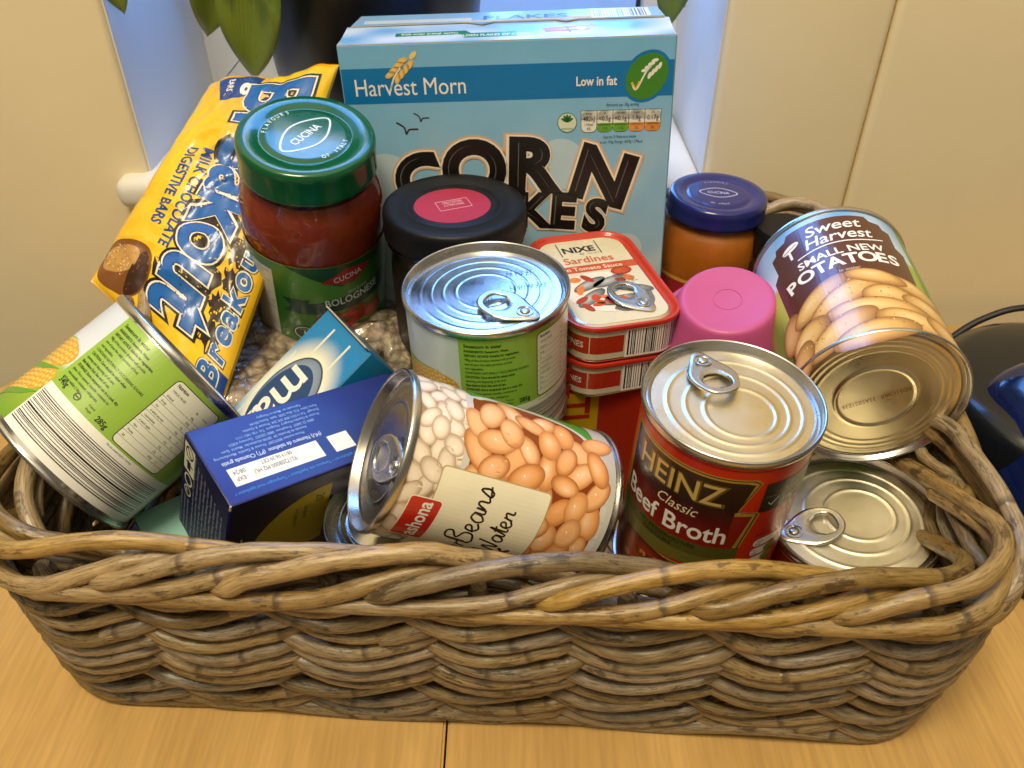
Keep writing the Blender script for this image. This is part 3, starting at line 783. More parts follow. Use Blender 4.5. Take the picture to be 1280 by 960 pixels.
def ring_pull(parent, pos, direction, z, tilt=5, L=3.1, W=2.15, th=.10):
    """pos: rivet, direction: from rivet towards the finger ring"""
    d = Vector((direction[0], direction[1], 0)).normalized(); s = Vector((-d.y, d.x, 0)); up = Vector((0, 0, 1))
    M_ = 40; O, I = [], []
    for k in range(M_):
        a = 2 * pi * k / M_
        # outer teardrop: nose at -0.75, ring end at L-.75
        x = (L / 2) * cos(a) + L / 2 - .72; t = (x + .72) / L
        w = W / 2 * (0.52 + .48 * sm(.0, .62, t))
        y = w * (abs(sin(a)) ** .82) * (1 if sin(a) >= 0 else -1)
        O.append((x, y))
        cx = L * .70 - .72; hx2 = L * .185; hy2 = W * .275
        I.append((cx + hx2 * (abs(cos(a)) ** .75) * (1 if cos(a) >= 0 else -1), hy2 * (abs(sin(a)) ** .8) * (1 if sin(a) >= 0 else -1) * (1 if cos(a) > -.2 else .86)))
    tl = radians(tilt)
    def P(x, y, h):
        q = d * (x * cos(tl)) + s * y + up * (h + max(0, x) * sin(tl))
        return (pos[0] + q.x, pos[1] + q.y, z + q.z)
    vs, fs = [], []
    prof = [(0, 0), (0, .55), (.10, .9), (.28, 1.0), (.5, .82), (.72, 1.0), (.90, .9), (1, .55), (1, 0)]
    K = len(prof)
    for k in range(M_):
        for (t, hh) in prof:
            vs.append(P(O[k][0] * (1 - t) + I[k][0] * t, O[k][1] * (1 - t) + I[k][1] * t, th * hh * 1.25))
    for k in range(M_):
        k2 = (k + 1) % M_
        for j in range(K - 1):
            fs.append((k * K + j, k2 * K + j, k2 * K + j + 1, k * K + j + 1))
        fs.append((k * K + K - 1, k2 * K + K - 1, k2 * K, k * K))
    me = make_mesh('ring_pull', vs, fs, M['tab'], 50)
    rp = add('ring_pull', me, parent)
    rv, rf = lathe([(0, .10), (.16, .10), (.2, .07), (.24, .0), (.34, -.02), (.36, .05), (.40, .05), (.42, -.05)], 28)
    rv = [P(x, y, zz + th * 1.25) for x, y, zz in rv]
    add('rivet', make_mesh('rivet', rv, rf, M['tab'], 40), rp)
    # embossed guide bars on the panel under the ring
    return rp
def can(label, cat, top, n, front, R, h, art, art_mat='paper', tab=None, rings=None, name='food_can', off=(0, 0), low_rings=None, group=None, tin='tin', roll=0.0):
    n = Vector(n).normalized(); rot = axes(n, front)
    base = Vector(top) - n * h
    t = thing(name, label, cat, base, rot, group)
    rb = R - .13
    vs, fs = lathe([(rb, .2), (rb, .9), (rb, h - .9), (rb, h - .2)], 96)
    add('can_body', make_mesh('can_body', vs, fs, M[tin], 40), t)
    pr = seam_ring(R)
    vs, fs = lathe([(r, h + z) for r, z in pr], 96); add('rim', make_mesh('rim', vs, fs, M['tin_dark'], 45), t)
    rings = rings or [(R * .74, .05, .10), (R * .58, .045, .09), (R * .42, .045, .09)]
    vs, fs = bump_panel(R - .43, rings, h - .40, off); add('lid', make_mesh('lid', vs, fs, M[tin], 60), t)
    vs, fs = lathe([(r, -z * (.62 if z < -.12 else 1)) for r, z in pr][::-1], 96); add('rim', make_mesh('rim', vs, fs, M['tin_dark'], 45), t)
    low_rings = low_rings or [(R * .80, .05, .07), (R * .72, .05, .07), (R * .46, .07, .06)]
    vs, fs = bump_panel(R - .43, low_rings, -.25); vs = [(x, y, -z) for x, y, z in vs]; fs = [f[::-1] for f in fs]
    add('can_base', make_mesh('can_base', vs, fs, M[tin], 60), t)
    if tab: ring_pull(t, tab[0], tab[1], h - .36, *tab[2:])
    if art:
        A = Art(); art(A, rb, h)
        A.build('printed_label', on_cyl(rb + .012, h / 2, -pi / 2 + roll), M[art_mat], t, du=.2)
    return t

GREEN = hx('7fae2c'); DKG = hx('24330a')
def corn_art(A, r, h):
    H = h / 2 - .42; full = pi * r
    def skyc(u, v):
        t = (v + H) / (2 * H); w = .5 + .5 * sin(u * 1.3 + 1)
        if t > .52: return mixc(hx('d9dde0'), hx('b9c9d8'), min(1, max(0, (t - .52) * 2.0)) * (.4 + .6 * w))
        if t > .46: return mixc(hx('9db33a'), hx('dfe2d2'), (t - .46) / .06)
        return mixc(hx('6f9c26'), hx('a9b83c'), t / .46)
    A.grid(-full, -H, full, H, skyc, 0, 40, 30)
    # cob picture left of the panel
    for cx, cy, rot in ((-3.6, -1.7, 22), (-3.9, -.1, 12)):
        A.at(cx, cy, rot)
        A.ell(0, 0, 2.5, .95, hx('d8a33a'), 1, 0, 28)
        for i in range(21):
            for j in range(7):
                x = -2.25 + i * .225; y = -.72 + j * .24 + (.05 if i % 2 else 0)
                if (x / 2.45) ** 2 + (y / .9) ** 2 < .95:
                    A.ell(x, y, .135, .125, hx('f6d568'), 2, 0, 8, edge=hx('cf8f22'))
        A.poly([(-2.9, -.9), (-1.6, -1.25), (1.2, -1.05), (2.2, -.7), (.6, -.78), (-1.4, -.85)], hx('5f9a2c'), 3)
        A.poly([(-2.9, .9), (-1.2, 1.1), (1.8, .8), (.4, .82), (-1.4, .8)], hx('8fb84a'), 3)
    A.at()
    A.grid(-1.35, -.85, 6.9, H, hx('93b845'), 3, 8, 1)
    A.grid(-1.35, -H, 6.9, -.85, hx('eceae2'), 3, 8, 1)
    T = ['!Sweetcorn in water', '!INGREDIENTS: Sweetcorn, Water.', '!DIETARY ADVICE: Suitable for vegetarians.', '*80g of this product drained will provide', 'one of your five daily portions of fruit', 'and vegetables.', 'CONTAINS NATURALLY OCCURRING SUGARS.', '!CAUTION: Care should be taken when', 'opening and disposing of all cans.', '!Best Before End: See end of can.', '!STORAGE: Store unopened can in a cool, dry', 'place. Once opened, transfer contents to', 'non-metallic container, refrigerate', 'and use within 2 days.']
    A.text(T[0][1:], -1.1, H - .42, .18, DKG, 5, 'l', .85, .026)
    A.lines(T[1:], -1.1, H - .68, .130, .245, DKG, 5, .78, .010)
    A.text('340g', -1.1, -.62, .27, BLACK, 5, 'l', .8, .02)
    A.ring(.15, -.5, .17, .17, .045, BLACK, 5); A.grid(.0, -.53, .3, -.48, BLACK, 5)
    A.text('Drained', .75, -.42, .11, DKG, 5, 'l', .7); A.text('Weight', .75, -.62, .11, DKG, 5, 'l', .7)
    A.text('285g', 1.35, -.66, .27, BLACK, 5, 'l', .8, .02)
    A.rect(2.32, -.75, 5.2, H - .25, hx('23310c'), 4, .25); A.rect(2.36, -.71, 5.16, H - .29, hx('e9ead9'), 5, .22)
    A.text('Nutrition', 2.5, H - .56, .16, BLACK, 6, 'l', .75, .02)
    rows = [('TYPICAL VALUES', 'Per', 'Per serving'), ('(drained)', '100g', ''), ('Energy', '327kJ', '/77kcal'), ('Fat', '1.5g', '2%'), ('of which saturates', '0.3g', '1%'), ('Carbohydrate', '13g', '4%'), ('of which sugars', '6.1g', '6%'), ('Fibre', '2.7g', ''), ('Protein', '2.7g', '5%'), ('Salt', '<0.01g', '<1%')]
    for i, rw in enumerate(rows):
        y = H - .86 - i * .30
        A.text(rw[0], 2.5, y, .11, BLACK, 6, 'l', .68); A.text(rw[1], 4.0, y, .11, BLACK, 6, 'l', .68); A.text(rw[2], 4.5, y, .10, BLACK, 6, 'l', .5)
        if i != 0: A.grid(2.36, y - .075, 5.16, y - .062, BLACK, 6, 4, 1)
    A.text('This can contains approx. 3 servings', 2.4, -1.02, .10, hx('3f6a14'), 5, 'l', .7)
    A.grid(-.9, -H + .45, 5.2, -H + .452, BLACK, 4)
    rr = random.Random(5); y = -H + .35
    while y < -1.2:
        w = rr.choice((.03, .03, .05, .08)); A.grid(-1.25, y, 6.3, y + w, BLACK, 5, 10, 1); y += w + rr.choice((.03, .05, .06, .09))
def stamp(t, lines, fn, col, h=.2, gapy=.55, name='date_stamp', shear=0, sx=.8):
    A = Art()
    for i, (s, x, y, rot) in enumerate(lines): A.text(s, x, y, h, col, 1, 'c', sx, 0, rot, shear)
    return A.build(name, fn, M['matte'], t)

c_mid = can('sweetcorn can with blue window shine on its lid, upright before the black lidded jar', 'food can', (-1.24, 33.4, 15.55), (-.024, -.045, 1), (.04, -1, 0), 4.0, 7.3, corn_art,
    tab=((1.75, -2.05), (-1.75, 1.0)), rings=[(3.15, .016, .045), (2.62, .02, .045), (2.05, .02, .045), (1.45, .02, .045)])
INK = hx('2a3350')
stamp(c_mid, [('22/20/10', -.6, .9, 200 - 17), ('2Z 404 ZZ', 1.6, 1.55, 200 - 17), ('22/20/10', -.2, -.75, 200 - 11), ('XTZ 84 22RX2', 2.0, .35, 200 - 11)], on_plane((0, 0, 7.3 - .345), (1, 0, 0), (0, 1, 0)), INK, .26)
c_left = can('sweetcorn can lying tilted on the left rim with its striped barcode facing out', 'food can', (-15.67, 31.8, 12.3), (.70, .60, .385), (.35, -.9, .75), 4.1, 7.34, corn_art, roll=-.36, tab=((2.2, 1.2), (-1.7, -1.0)))

# potatoes: the plain base faces the viewer
def spud(A, x, y, rx, ry, rot, layer, dark=0.):
    A.ell(x, y, rx, ry, mixc(hx('eccd8c'), hx('bd8440'), dark), layer, rot, 28, edge=mixc(hx('94602a'), hx('5a3210'), dark), mid=mixc(hx('d9aa60'), hx('9a6428'), dark), hx_=-.25, hy_=.35)
def potato_art(A, r, h):
    H = h / 2 - .42; full = pi * r
    def bgc(u, v):
        t = (v + H) / (2 * H)
        if t > .62: return mixc(hx('cfe3f0'), hx('6fa6d6'), min(1, (t - .62) * 2.9) * (.75 + .25 * sin(u * 2)))
        return mixc(hx('2f6a1e'), hx('b8c94a'), min(1, max(0, t / .62 + .25 * sin(u * 3 + v))))
    A.grid(-full, -H, full, H, bgc, 0, 44, 30)
    BR = hx('54261a')
    out = [(-3.2, -2.2), (-3.5, 1.6), (-3.15, 2.0), (-3.3, 3.4), (-2.95, 3.55), (-2.9, 3.95), (-2.3, 4.0), (-2.1, 4.42), (1.9, 4.5), (2.1, 4.1), (2.6, 4.05), (2.7, 3.6), (3.05, 3.5), (3.0, 2.1), (3.4, 1.7), (3.1, -2.2)]
    A.poly(out, BR, 1)
    A.text('Sweet', .15, 3.3, .86, WHITE, 3, 'c', .92, .012, 4, .18)
    A.text('Harvest', .25, 2.35, .86, WHITE, 3, 'c', .86, .012, 4, .18)
    A.stroke([(-1.9, 1.85), (-.4, 2.08), (1.4, 2.15), (2.35, 2.35)], .09, WHITE, 3)
    A.ell(-2.1, 3.15, .52, .27, WHITE, 3, 20); A.stroke([(-2.6, 2.95), (-1.75, 3.22)], .05, BR, 4)
    A.stroke([(-2.2, 2.95), (-2.15, 2.2)], .14, WHITE, 3)
    A.text('SMALL NEW', .1, 1.12, .56, WHITE, 3, 'c', .98, .02, 4)
    s = 'POTATOES'; xs = [-2.55, -1.78, -1.05, -.35, .38, 1.12, 1.78, 2.35]
    for i, ch in enumerate(s):
        q = (i - 3.5) / 3.5
        A.text(ch, xs[i] + .05, .15 + .22 * q - .05 * q * q + .1 * (1 - q * q) - .1, .84, WHITE, 3, 'c', .95, .03, 4 - q * 7)
    A.text('in water', .15, -.38, .22, hx('d9c8b4'), 3, 'c', .95, 0, 3, .2)
    A.poly([(-3.7, -H), (-3.7, -2.3), (-2.9, -1.6), (2.6, -1.3), (3.6, -1.9), (3.8, -H)], hx('4a2a10'), 4)
    for i, q in enumerate([(-3.0, -2.3, 1.0, .5, 70, .35), (3.2, -2.2, 1.0, .5, -35, .3), (0.2, -1.0, 1.2, .42, 15, .35), (1.5, -1.45, .95, .5, -12, .3), (2.55, -1.35, 1.3, .48, -22, .1),
                           (-1.4, -1.35, 1.5, .52, 36, .12), (-.35, -1.75, 1.7, .55, 30, .0), (1.0, -.78, 1.15, .44, -18, .05), (1.25, -2.15, 1.0, .62, -10, .05), (2.8, -2.7, 1.15, .55, -25, .08),
                           (.6, -3.0, 1.9, .6, -6, .0), (-2.2, -3.3, 1.0, .6, 35, .1), (-1.0, -3.9, 1.6, .6, 30, .05), (1.9, -3.9, 1.5, .62, -14, .05), (.2, -4.5, 1.6, .6, 12, .1), (3.2, -4.2, 1.1, .55, -50, .2), (-2.9, -4.5, 1.1, .5, 60, .2)]):
        spud(A, q[0] * 1.12, q[1] * 1.08 - .25, q[2] * 1.22, q[3] * 1.3, q[4], 5 + i * .5, q[5])
    rq = random.Random(31)
    for i in range(90): A.ell(rq.uniform(-3, 3.2), rq.uniform(-4.8, -1.1), rq.uniform(.02, .05), rq.uniform(.015, .03), hx('8a5a26') if i % 3 else hx('f8e6be'), 15, rq.uniform(0, 180), 6)
    A.grid(3.9, -H, 7.2, H, hx('4f9a34'), 2, 6, 1)
c_pot = can('large potato can with brown label lying across the right rim, plain ringed base facing out', 'food can', Vector((16.4, 28.6, 12.3)) + Vector((.08, .995, .06)).normalized() * 10.6, (.08, .995, .06), (-.36, -.42, 1), 4.0, 10.6, potato_art, tin='tin_gold',
    low_rings=[(3.30, .05, .07), (3.05, .05, .07), (2.75, .04, .06), (1.75, .09, .07)])
A = Art(); A.text('LXD51C0R0 : 33A5B51E39', 0, 0, .24, hx('7a2a1c'), 1, 'c', .85, -.005)
A.build('date_stamp', on_plane((.1, -.1, .22), (-.985, .17, 0), (.17, .985, 0)), M['matte'], c_pot)

# beans
def bean_art(A, r, h):
    H = h / 2 - .36; full = pi * r
    A.grid(-full, -H, full, H, hx('3f9a35'), 0, 30, 1)
    rb = random.Random(11)
    # pale raw beans near the lid end
    edge = [(-full, H), (-full, 2.0)] + [(-6 + i * .4, 2.15 + .12 * sin(i * 1.9) + .1 * rb.random()) for i in range(26)] + [(4.1, H)]
    A.poly([(p[0], p[1] - .12) for p in edge[1:-1]] + [(4.1, H), (-full, H)], hx('6d5a40'), 1)
    A.poly(edge[1:-1] + [(4.05, H), (-full, H)], hx('9c8468'), 1.4)
    k = 0
    y = 2.55
    while y < H + .1:
        x = -6.5 + .35 * (k % 2)
        while x < 3.7:
            if y < H - .25: A.ell(x + rb.uniform(-.12, .12), y + rb.uniform(-.1, .1), rb.uniform(.50, .66), rb.uniform(.33, .42), hx('f8ecdc'), 2 + rb.random() * 2, rb.uniform(-60, 60), 18, edge=hx('b39a80'), mid=hx('ecdac4'))
            x += .80
        y += .56; k += 1
    # orange bean picture with its pale border
    def shape(g):
        pts = []
        for i in range(61):
            t = i / 60; a = -pi / 2 + 2 * pi * t * 1.0
        A_ = [(-6.3, 2.25 + g), (2.0 + g * .5, 2.25 + g), (3.0 + g * .7, 1.75 + g * .7), (3.35 + g, .6), (3.25 + g, -1.3), (2.75 + g * .9, -2.7), (1.7 + g * .8, -3.5 - g * .6), (.2, -3.95 - g), (-6.3, -4.05 - g)]
        return [p[:2] for p in catmull([(a, b, 0) for a, b in A_], 5)]
    A.poly(shape(.30), hx('cfcbc4'), 4.5)
    A.poly(shape(0), hx('8a3d12'), 5)
    A.grid(-full, -H, 4.9, -3.7, hx('c4c1bb'), 4.4, 20, 1)
    y = -3.65; k = 0; beans = []
    while y < 2.1:
        x = -6.2 + .5 * (k % 2)
        while x < 3.1:
            lim = 2.95 - (.0 if -2.8 < y < .8 else (.5 + .35 * max(0, -y - 2.8) + .5 * max(0, y - .8)))
            if x < lim: beans.append((x + rb.uniform(-.12, .12), y + rb.uniform(-.1, .1)))
            x += 1.18
        y += .82; k += 1
    rb.shuffle(beans)
    for i, (x, y) in enumerate(beans):
        L_ = 5.3 + 3.2 * i / len(beans)
        A.ell(x, y, rb.uniform(.68, .98), rb.uniform(.43, .58), mixc(hx('fcdcba'), hx('f2b274'), rb.random()), L_, rb.uniform(-85, 85), 22, edge=mixc(hx('c98650'), hx('a8602c'), rb.random()), mid=mixc(hx('f4bd86'), hx('e89e58'), rb.random()), hx_=rb.uniform(-.35, .2), hy_=rb.uniform(.05, .4))
        if rb.random() < .6:
            A.ell(x + .08, y + .1, .06, .035, hx('fff0dc'), L_ + .05, rb.uniform(0, 90), 8)
    # cream name panel
    A.at(-.8, 0)
    A.rect(-5.4, -1.62, .15, 3.3, hx('b9a676'), 9, .18)
    A.rect(-5.38, -1.57, .10, 3.25, hx('f3ebd0'), 9.4, .16)
    A.rect(-3.55, 2.75, -1.25, 4.15, hx('f4ede2'), 9.6, .16); A.rect(-3.50, 2.80, -1.30, 4.10, hx('c5281c'), 9.8, .14)
    A.text('ashona', -1.42, 3.15, .60, WHITE, 10.4, 'r', .85, .02)
    A.text('Butter', -3.05, .95, .74, hx('2a1a10'), 10.4, 'r', .8, .0, 0, .2)
    cB = hx('2a1a10'); w = .075
    def st(pts, ox, oy, k): A.stroke([(ox + p[0] * k, oy + p[1] * k) for p in pts], w * (1.15 if k > .8 else .95), cB, 10.4)
    B_ = [(.0, .0), (.12, .95), (.05, .2), (.1, .9), (.4, 1.05), (.52, .85), (.2, .58), (.52, .4), (.5, .08), (.15, -.05), (.0, .1)]
    e_ = [(.0, .15), (.28, .3), (.28, .46), (.12, .46), (.05, .2), (.2, .0), (.42, .12)]
    a_ = [(.42, .42), (.2, .48), (.05, .22), (.15, .0), (.34, .14), (.42, .44), (.42, .08), (.56, .06)]
    n_ = [(.0, .02), (.06, .44), (.04, .1), (.2, .42), (.32, .36), (.34, .06), (.5, .1)]
    s_ = [(.0, .04), (.22, .5), (.3, .2), (.18, .0), (.05, .06), (.4, .14)]
    t_ = [(.0, .1), (.2, .85), (.14, .1), (.3, .06)]; tb_ = [(.02, .55), (.32, .6)]
    r_ = [(.0, .05), (.1, .45), (.1, .36), (.3, .44), (.3, .1), (.45, .1)]
    W_ = [(.0, .95), (.12, .0), (.36, .7), (.5, .0), (.74, 1.0)]
    x = -3.0
    for g, dx in ((B_, .62), (e_, .42), (a_, .55), (n_, .5), (s_, .4)): st(g, x, .9, 1.12); x += dx * 1.12
    A.text('in', -3.6, -.35, .42, cB, 10.4, 'r', .8, .0, 0, .2)
    x = -3.25
    for g, dx in ((W_, .74), (a_, .55), (t_, .28), (e_, .42), (r_, .4)):
        st(g, x, -.35, .95)
        if g is t_: st(tb_, x, -.35, .95)
        x += dx * .95
    for p in (((-3.35, -.95), (-2.85, -.45)), ((-3.35, -.45), (-2.85, -.95))): A.stroke([(p[0][0], p[0][1]), (p[1][0], p[1][1])], .13, hx('3a1d0e'), 10.4, 0)
    A.grid(-5.4, -3.4, -3.0, -1.65, hx('5a2410'), 9, 6, 1)
    for i in range(7): A.grid(-5.4, -3.3 + i * .23, -3.05, -3.24 + i * .23, hx('7d3a1a'), 9.3, 6, 1)
    A.at()
    # small print at the top edge
    A.lines(['Best before end: see', 'end of can. Store in a', 'cool dry place.', 'CONTAINS: beans, water', 'and firming agent.'], 4.1, 2.0, .13, .22, hx('16350f'), 3, .7)
    A.barcode(6.6, -2, 9.0, 1.0)
c_bean = can('bean can lying on its side, orange bean picture label and dark reflecting lid facing left', 'food can', (-5.51, 24.98, 12.70), (-.867, -.145, .476), (.12, -.78, .62), 3.5, 9.9, bean_art, roll=.30, tin='tin_dark_reflect',
    tab=((-.3, -2.1), (.1, 1.9), 9), rings=[(3.0, .05, .07), (2.2, .04, .07)])

# broth
def broth_art(A, r, h):
    H = h / 2 - .40; full = pi * r
    A.grid(-full, -H, full, H, lambda u, v: mixc(hx('b01c08'), hx('cc300c'), .5 + .5 * sin(u * .9 + .6)), 0, 40, 8)
    G = hx('a98a3c'); DK = hx('241309')
    A.grid(-full, H - .22, full, H - .16, hx('8c160a'), 1, 30, 1)
    A.at(-.42, -.05, 0, 1.1, 1.08)
    def key(g):
        return [(-3.6 - g, 3.9 + g), (1.75 + g, 3.9 + g), (2.0 + g * 1.2, 3.75 + g * .5), (1.45 + g, 2.25), (2.25 + g * 1.6, 2.05 + g * .6), (1.6 + g, -1.5 - g), (-3.6 - g, -1.5 - g)]
    A.poly(key(.10), G, 1); A.poly(key(.04), DK, 2)
    A.poly(key(0), G, 2.3)
    def inner(u, v):
        return mixc(mixc(hx('4a0d06'), hx('23150b'), min(1, max(0, (v - 1.2) / 1.6))), hx('b0240e'), max(0, min(1, (1.9 - v) / 3.2)) * .9)
    A.grid(-3.5, 2.2, 1.50, 3.80, lambda u, v: mixc(hx('2b160a'), hx('3a2410'), (v - 2.2) / 1.6), 2.6, 8, 4)
    A.poly([(1.5, 2.2), (1.5, 3.8), (1.85, 3.72)], hx('33200e'), 2.6)
    A.grid(-3.5, -1.4, 1.42, 2.2, inner, 2.7, 8, 8)
    A.poly([(1.42, -1.4), (1.42, 2.0), (2.12, 1.95)], hx('8c1d0c'), 2.6)
    A.text('HEINZ', -.95, 2.42, 1.14, hx('6d5420'), 4, 'c', .86, .03)
    A.text('HEINZ', -.95, 2.46, 1.06, hx('c9ad62'), 4.5, 'c', .87, .006)
    A.text('Classic', -.75, 1.55, .55, hx('ead9b0'), 4, 'c', .8, .0, 0, .28)
    A.text('Beef Broth', -.95, .35, .95, WHITE, 4, 'c', .82, .016)
    A.rect(-3.9, -.62, 2.0, .08, hx('56521c'), 3.2)
    A.text('NO PRESERVATIVES', -.9, -.24, .22, hx('232f08'), 4, 'c', .95, .03); A.text('COLOURS', -1.2, -.54, .22, hx('232f08'), 4, 'c', .95, .03)
    A.poly([(-3.6, -1.62), (-3.6, -.62), (1.72, -.62), (1.45, -1.1)], hx('6d6526'), 3.1)
    # spoonful of soup
    A.ell(-1.2, -2.9, 2.6, 1.5, hx('b04416'), 5, -12, 36, edge=hx('4a1406'), mid=hx('8f2c0c'))
    rr = random.Random(8)
    for i in range(26):
        a = rr.uniform(0, 6.28); q = rr.uniform(.1, .8)
        A.ell(-1.2 + 2.3 * q * cos(a), -2.85 + 1.2 * q * sin(a) - .3 * q * cos(a), rr.uniform(.12, .34), rr.uniform(.08, .2), rr.choice((hx('d97b24'), hx('7a3a12'), hx('556b1c'), hx('c9a04a'), hx('5a1a08'))), 6, rr.uniform(0, 180), 10)
    A.poly([(.4, -2.0), (1.5, -2.25), (2.5, -1.6), (2.45, -1.45), (1.3, -2.0), (.4, -1.85)], hx('b98a4a'), 7)
    A.poly([(1.55, -2.2), (2.25, -3.2), (1.5, -3.9), (.9, -3.2)], hx('2c1208'), 4.8)
    A.at(-.9, 0)
    # dark panel and traffic lights at the right
    A.rect(3.0, 2.2, 5.6, 3.95, hx('262216'), 2, .1)
    A.text('Good', 4.7, 3.55, .2, hx('cfc8ac'), 3, 'r', .8, 0, 0, .2); A.text('to know', 4.75, 3.28, .2, hx('cfc8ac'), 3, 'r', .8, 0, 0, .2)
    A.grid(3.15, 3.1, 5.4, 3.13, hx('8d8866'), 3, 4, 1)
    A.text('Low fat', 4.9, 2.62, .24, hx('e6e1cc'), 3, 'r', .85, .01, 0, .2); A.stroke([(3.35, 2.75), (3.5, 2.58), (3.8, 3.0)], .06, hx('e6e1cc'), 3, 0)
    for i, (tx, c) in enumerate((('Energy', WHITE), ('Fat', hx('58952f')), ('Sat', hx('58952f')), ('Sug', hx('58952f')), ('Salt', hx('d68a22')))):
        y = .3 - i * .62
        A.rect(3.35, y - .5, 4.5, y, WHITE, 2, .24); A.rect(4.05, y - .48, 4.75, y - .02, c, 3, .2)
        A.text(tx, 3.5, y - .2, .13, BLACK, 4, 'l', .7); A.text(['391kJ', '0.7g', '0.4g', '2.4g', '1.2g'][i], 3.45, y - .42, .15, BLACK, 4, 'l', .7)
    A.text('PER SERVING', 3.3, .55, .12, hx('4a0d04'), 2, 'l', .8)
    A.at(); A.barcode(6.5, -3, 9.0, 0)
c_broth = can('tall red broth can with ring pull lid standing upright at front right', 'food can', (8.99, 25.9, 14.73), (.031, -.076, .997), (-.34, -1, 0), 3.72, 10.6, broth_art, 'paper', tin='tin_gold',
    tab=((-1.55, 2.05), (1.1, -1.75), 8), rings=[(2.75, .05, .07, .12, -.1), (2.1, .05, .07, .25, -.25), (1.45, .05, .07, .4, -.4)])
def red_art(A, r, h):
    H = h / 2 - .40; full = pi * r
    A.grid(-full, -H, full, H, hx('9c1c0c'), 0, 40, 1); A.grid(-full, H - .3, full, H - .2, hx('c9a04a'), 1, 40, 1)
c_low = can('short red can with pale gold lid, lowest can in the right front corner', 'food can', (15.9, 26.5, 7.4), (-.10, -.04, .99), (0, -1, 0), 4.0, 6.3, red_art, tin='tin_pale',
    tab=((-2.9, -.75), (1.75, .3), 7), rings=[(3.05, .05, .07, .05, .05), (2.3, .05, .07, .25, .1), (1.55, .05, .07, .4, .12)])
def green_art(A, r, h):
    H = h / 2 - .40; full = pi * r
    A.grid(-full, -H, full, H, hx('2c5a1e'), 0, 40, 1)
    A.text('TUNA CHUNKS', 0, -.2, .6, WHITE, 1, 'c')
c_under = can('short ringed tin half hidden under the lid end of the bean can', 'food can', (-5.3, 25.75, 8.6), (-.19, -.05, .98), (-.2, -1, 0), 3.34, 3.6, green_art, rings=[(3.1, .08, .09), (2.75, .08, .09), (2.4, .06, .09), (1.4, .05, .08)])
c_flat = can('flat silver tin lying under the orange end of the bean can', 'food can', (2.3, 27.2, 3.0), (0, -.04, 1), (0, -1, 0), 3.75, 2.2, None, rings=[(2.9, .06, .08), (2.4, .05, .08)])

# ------------------------------------------------------------------ jars
def jar(name, label, top, n, front, Rl, hl, Rb, hj, lidm, saucem, neck=None, fill=.93, sh=1.0):
    """top: centre of the lid's top face"""
    n = Vector(n).normalized(); rot = axes(n, front); base = Vector(top) - n * (hj)
    t = thing(name, label, 'jar', base, rot)
    neck = neck or Rl - .25
    zt = hj - hl
    gp = [(0, .25), (Rb * .72, .2), (Rb * .80, .05), (Rb * .90, 0), (Rb * .97, .25), (Rb, .8), (Rb, zt - 1.9 * sh), (Rb * .985, zt - 1.4 * sh), (Rb * .94, zt - .85 * sh), (neck + .12, zt - .35 * sh), (neck, zt - .1), (neck, hj - .5)]
    vs, fs = lathe(gp, 80); add('glass', make_mesh('glass', vs, fs, M['glass'], 60), t)
    g = .18
    sp = [(0, .45), (Rb * .88, .4), (Rb - g, .95), (Rb - g, zt - 1.95 * sh), (Rb * .985 - g, zt - 1.42 * sh), (Rb * .94 - g, zt - .9 * sh), (neck - g, zt - .38 * sh), (0, zt - .36 * sh)]
    vs, fs = lathe(sp, 72); add('sauce', make_mesh('sauce', vs, fs, M[saucem], 60), t)
    lp = [(Rl - .25, hj - hl + .02), (Rl - .10, hj - hl - .02), (Rl - .02, hj - hl + .06), (Rl, hj - hl + .2), (Rl - .05, hj - hl + .36), (Rl - .03, hj - .50), (Rl - .05, hj - .22), (Rl - .12, hj - .08), (Rl - .24, hj), (Rl - .55, hj + .0), (Rl * .70, hj - .07), (Rl * .67, hj - .13), (Rl * .63, hj - .14), (Rl * .60, hj - .06), (Rl * .55, hj - .05), (0, hj - .05)]
    vs, fs = lathe(lp, 96); add('lid', make_mesh('lid', vs, fs, M[lidm], 60), t)
    return t
top_plane = lambda z, a: on_plane((0, 0, z), (cos(a), sin(a), 0), (-sin(a), cos(a), 0))

j_g = jar('sauce_jar', 'tall tomato sauce jar with shiny green lid and green label', (-10.72, 41.5, 19.75), (.11, -.24, .96), (-.02, -1, 0), 3.64, 1.9, 3.95, 14.0, 'green_lid', 'sauce', sh=1.25)
A = Art(); CW = hx('dfe9df')
def leafmark(A, k, c, s):
    pts = catmull([(-1.35 * k, 0, 0), (-.75 * k, .52 * k, 0), (0, .74 * k, 0), (.75 * k, .52 * k, 0), (1.35 * k, 0, 0), (.75 * k, -.52 * k, 0), (0, -.74 * k, 0), (-.75 * k, -.52 * k, 0)], 5, True)
    A.stroke([p[:2] for p in pts], .06 * k + .02, c, 1, 0, True)
    A.text('CUCINA', 0, -.17 * k, .36 * k, c, 1, 'c', .82, s)
leafmark(A, 1.35, CW, .016)
A.arctext('FLAVOURS', 0, 0, 2.0, 128, 62, .27, CW, 1, .01)
A.arctext('OF ITALY', 0, 0, 2.2, 242, 298, .27, CW, 1, .01, True)
A.build('lid_print', top_plane(14.0 - .05, radians(62)), M['lidprint'], j_g)
A = Art(); r = 4.0
A.grid(-12, -4.0, 12, 2.6, lambda u, v: mixc(hx('2f6a2a'), hx('5d9a3c'), .5 + .5 * sin(u * .8 + v * .4)), 0, 70, 8)
A.grid(-12, 2.55, 12, 2.62, hx('8fae5a'), 1, 40, 1)
A.rect(-3.5, -3.6, -1.75, 1.9, hx('c9c8bc'), 1)
for i in range(20): A.grid(-3.35, 1.6 - i * .255, -3.35 + R_.uniform(.9, 1.5), 1.66 - i * .255, hx('8b8c84'), 2)
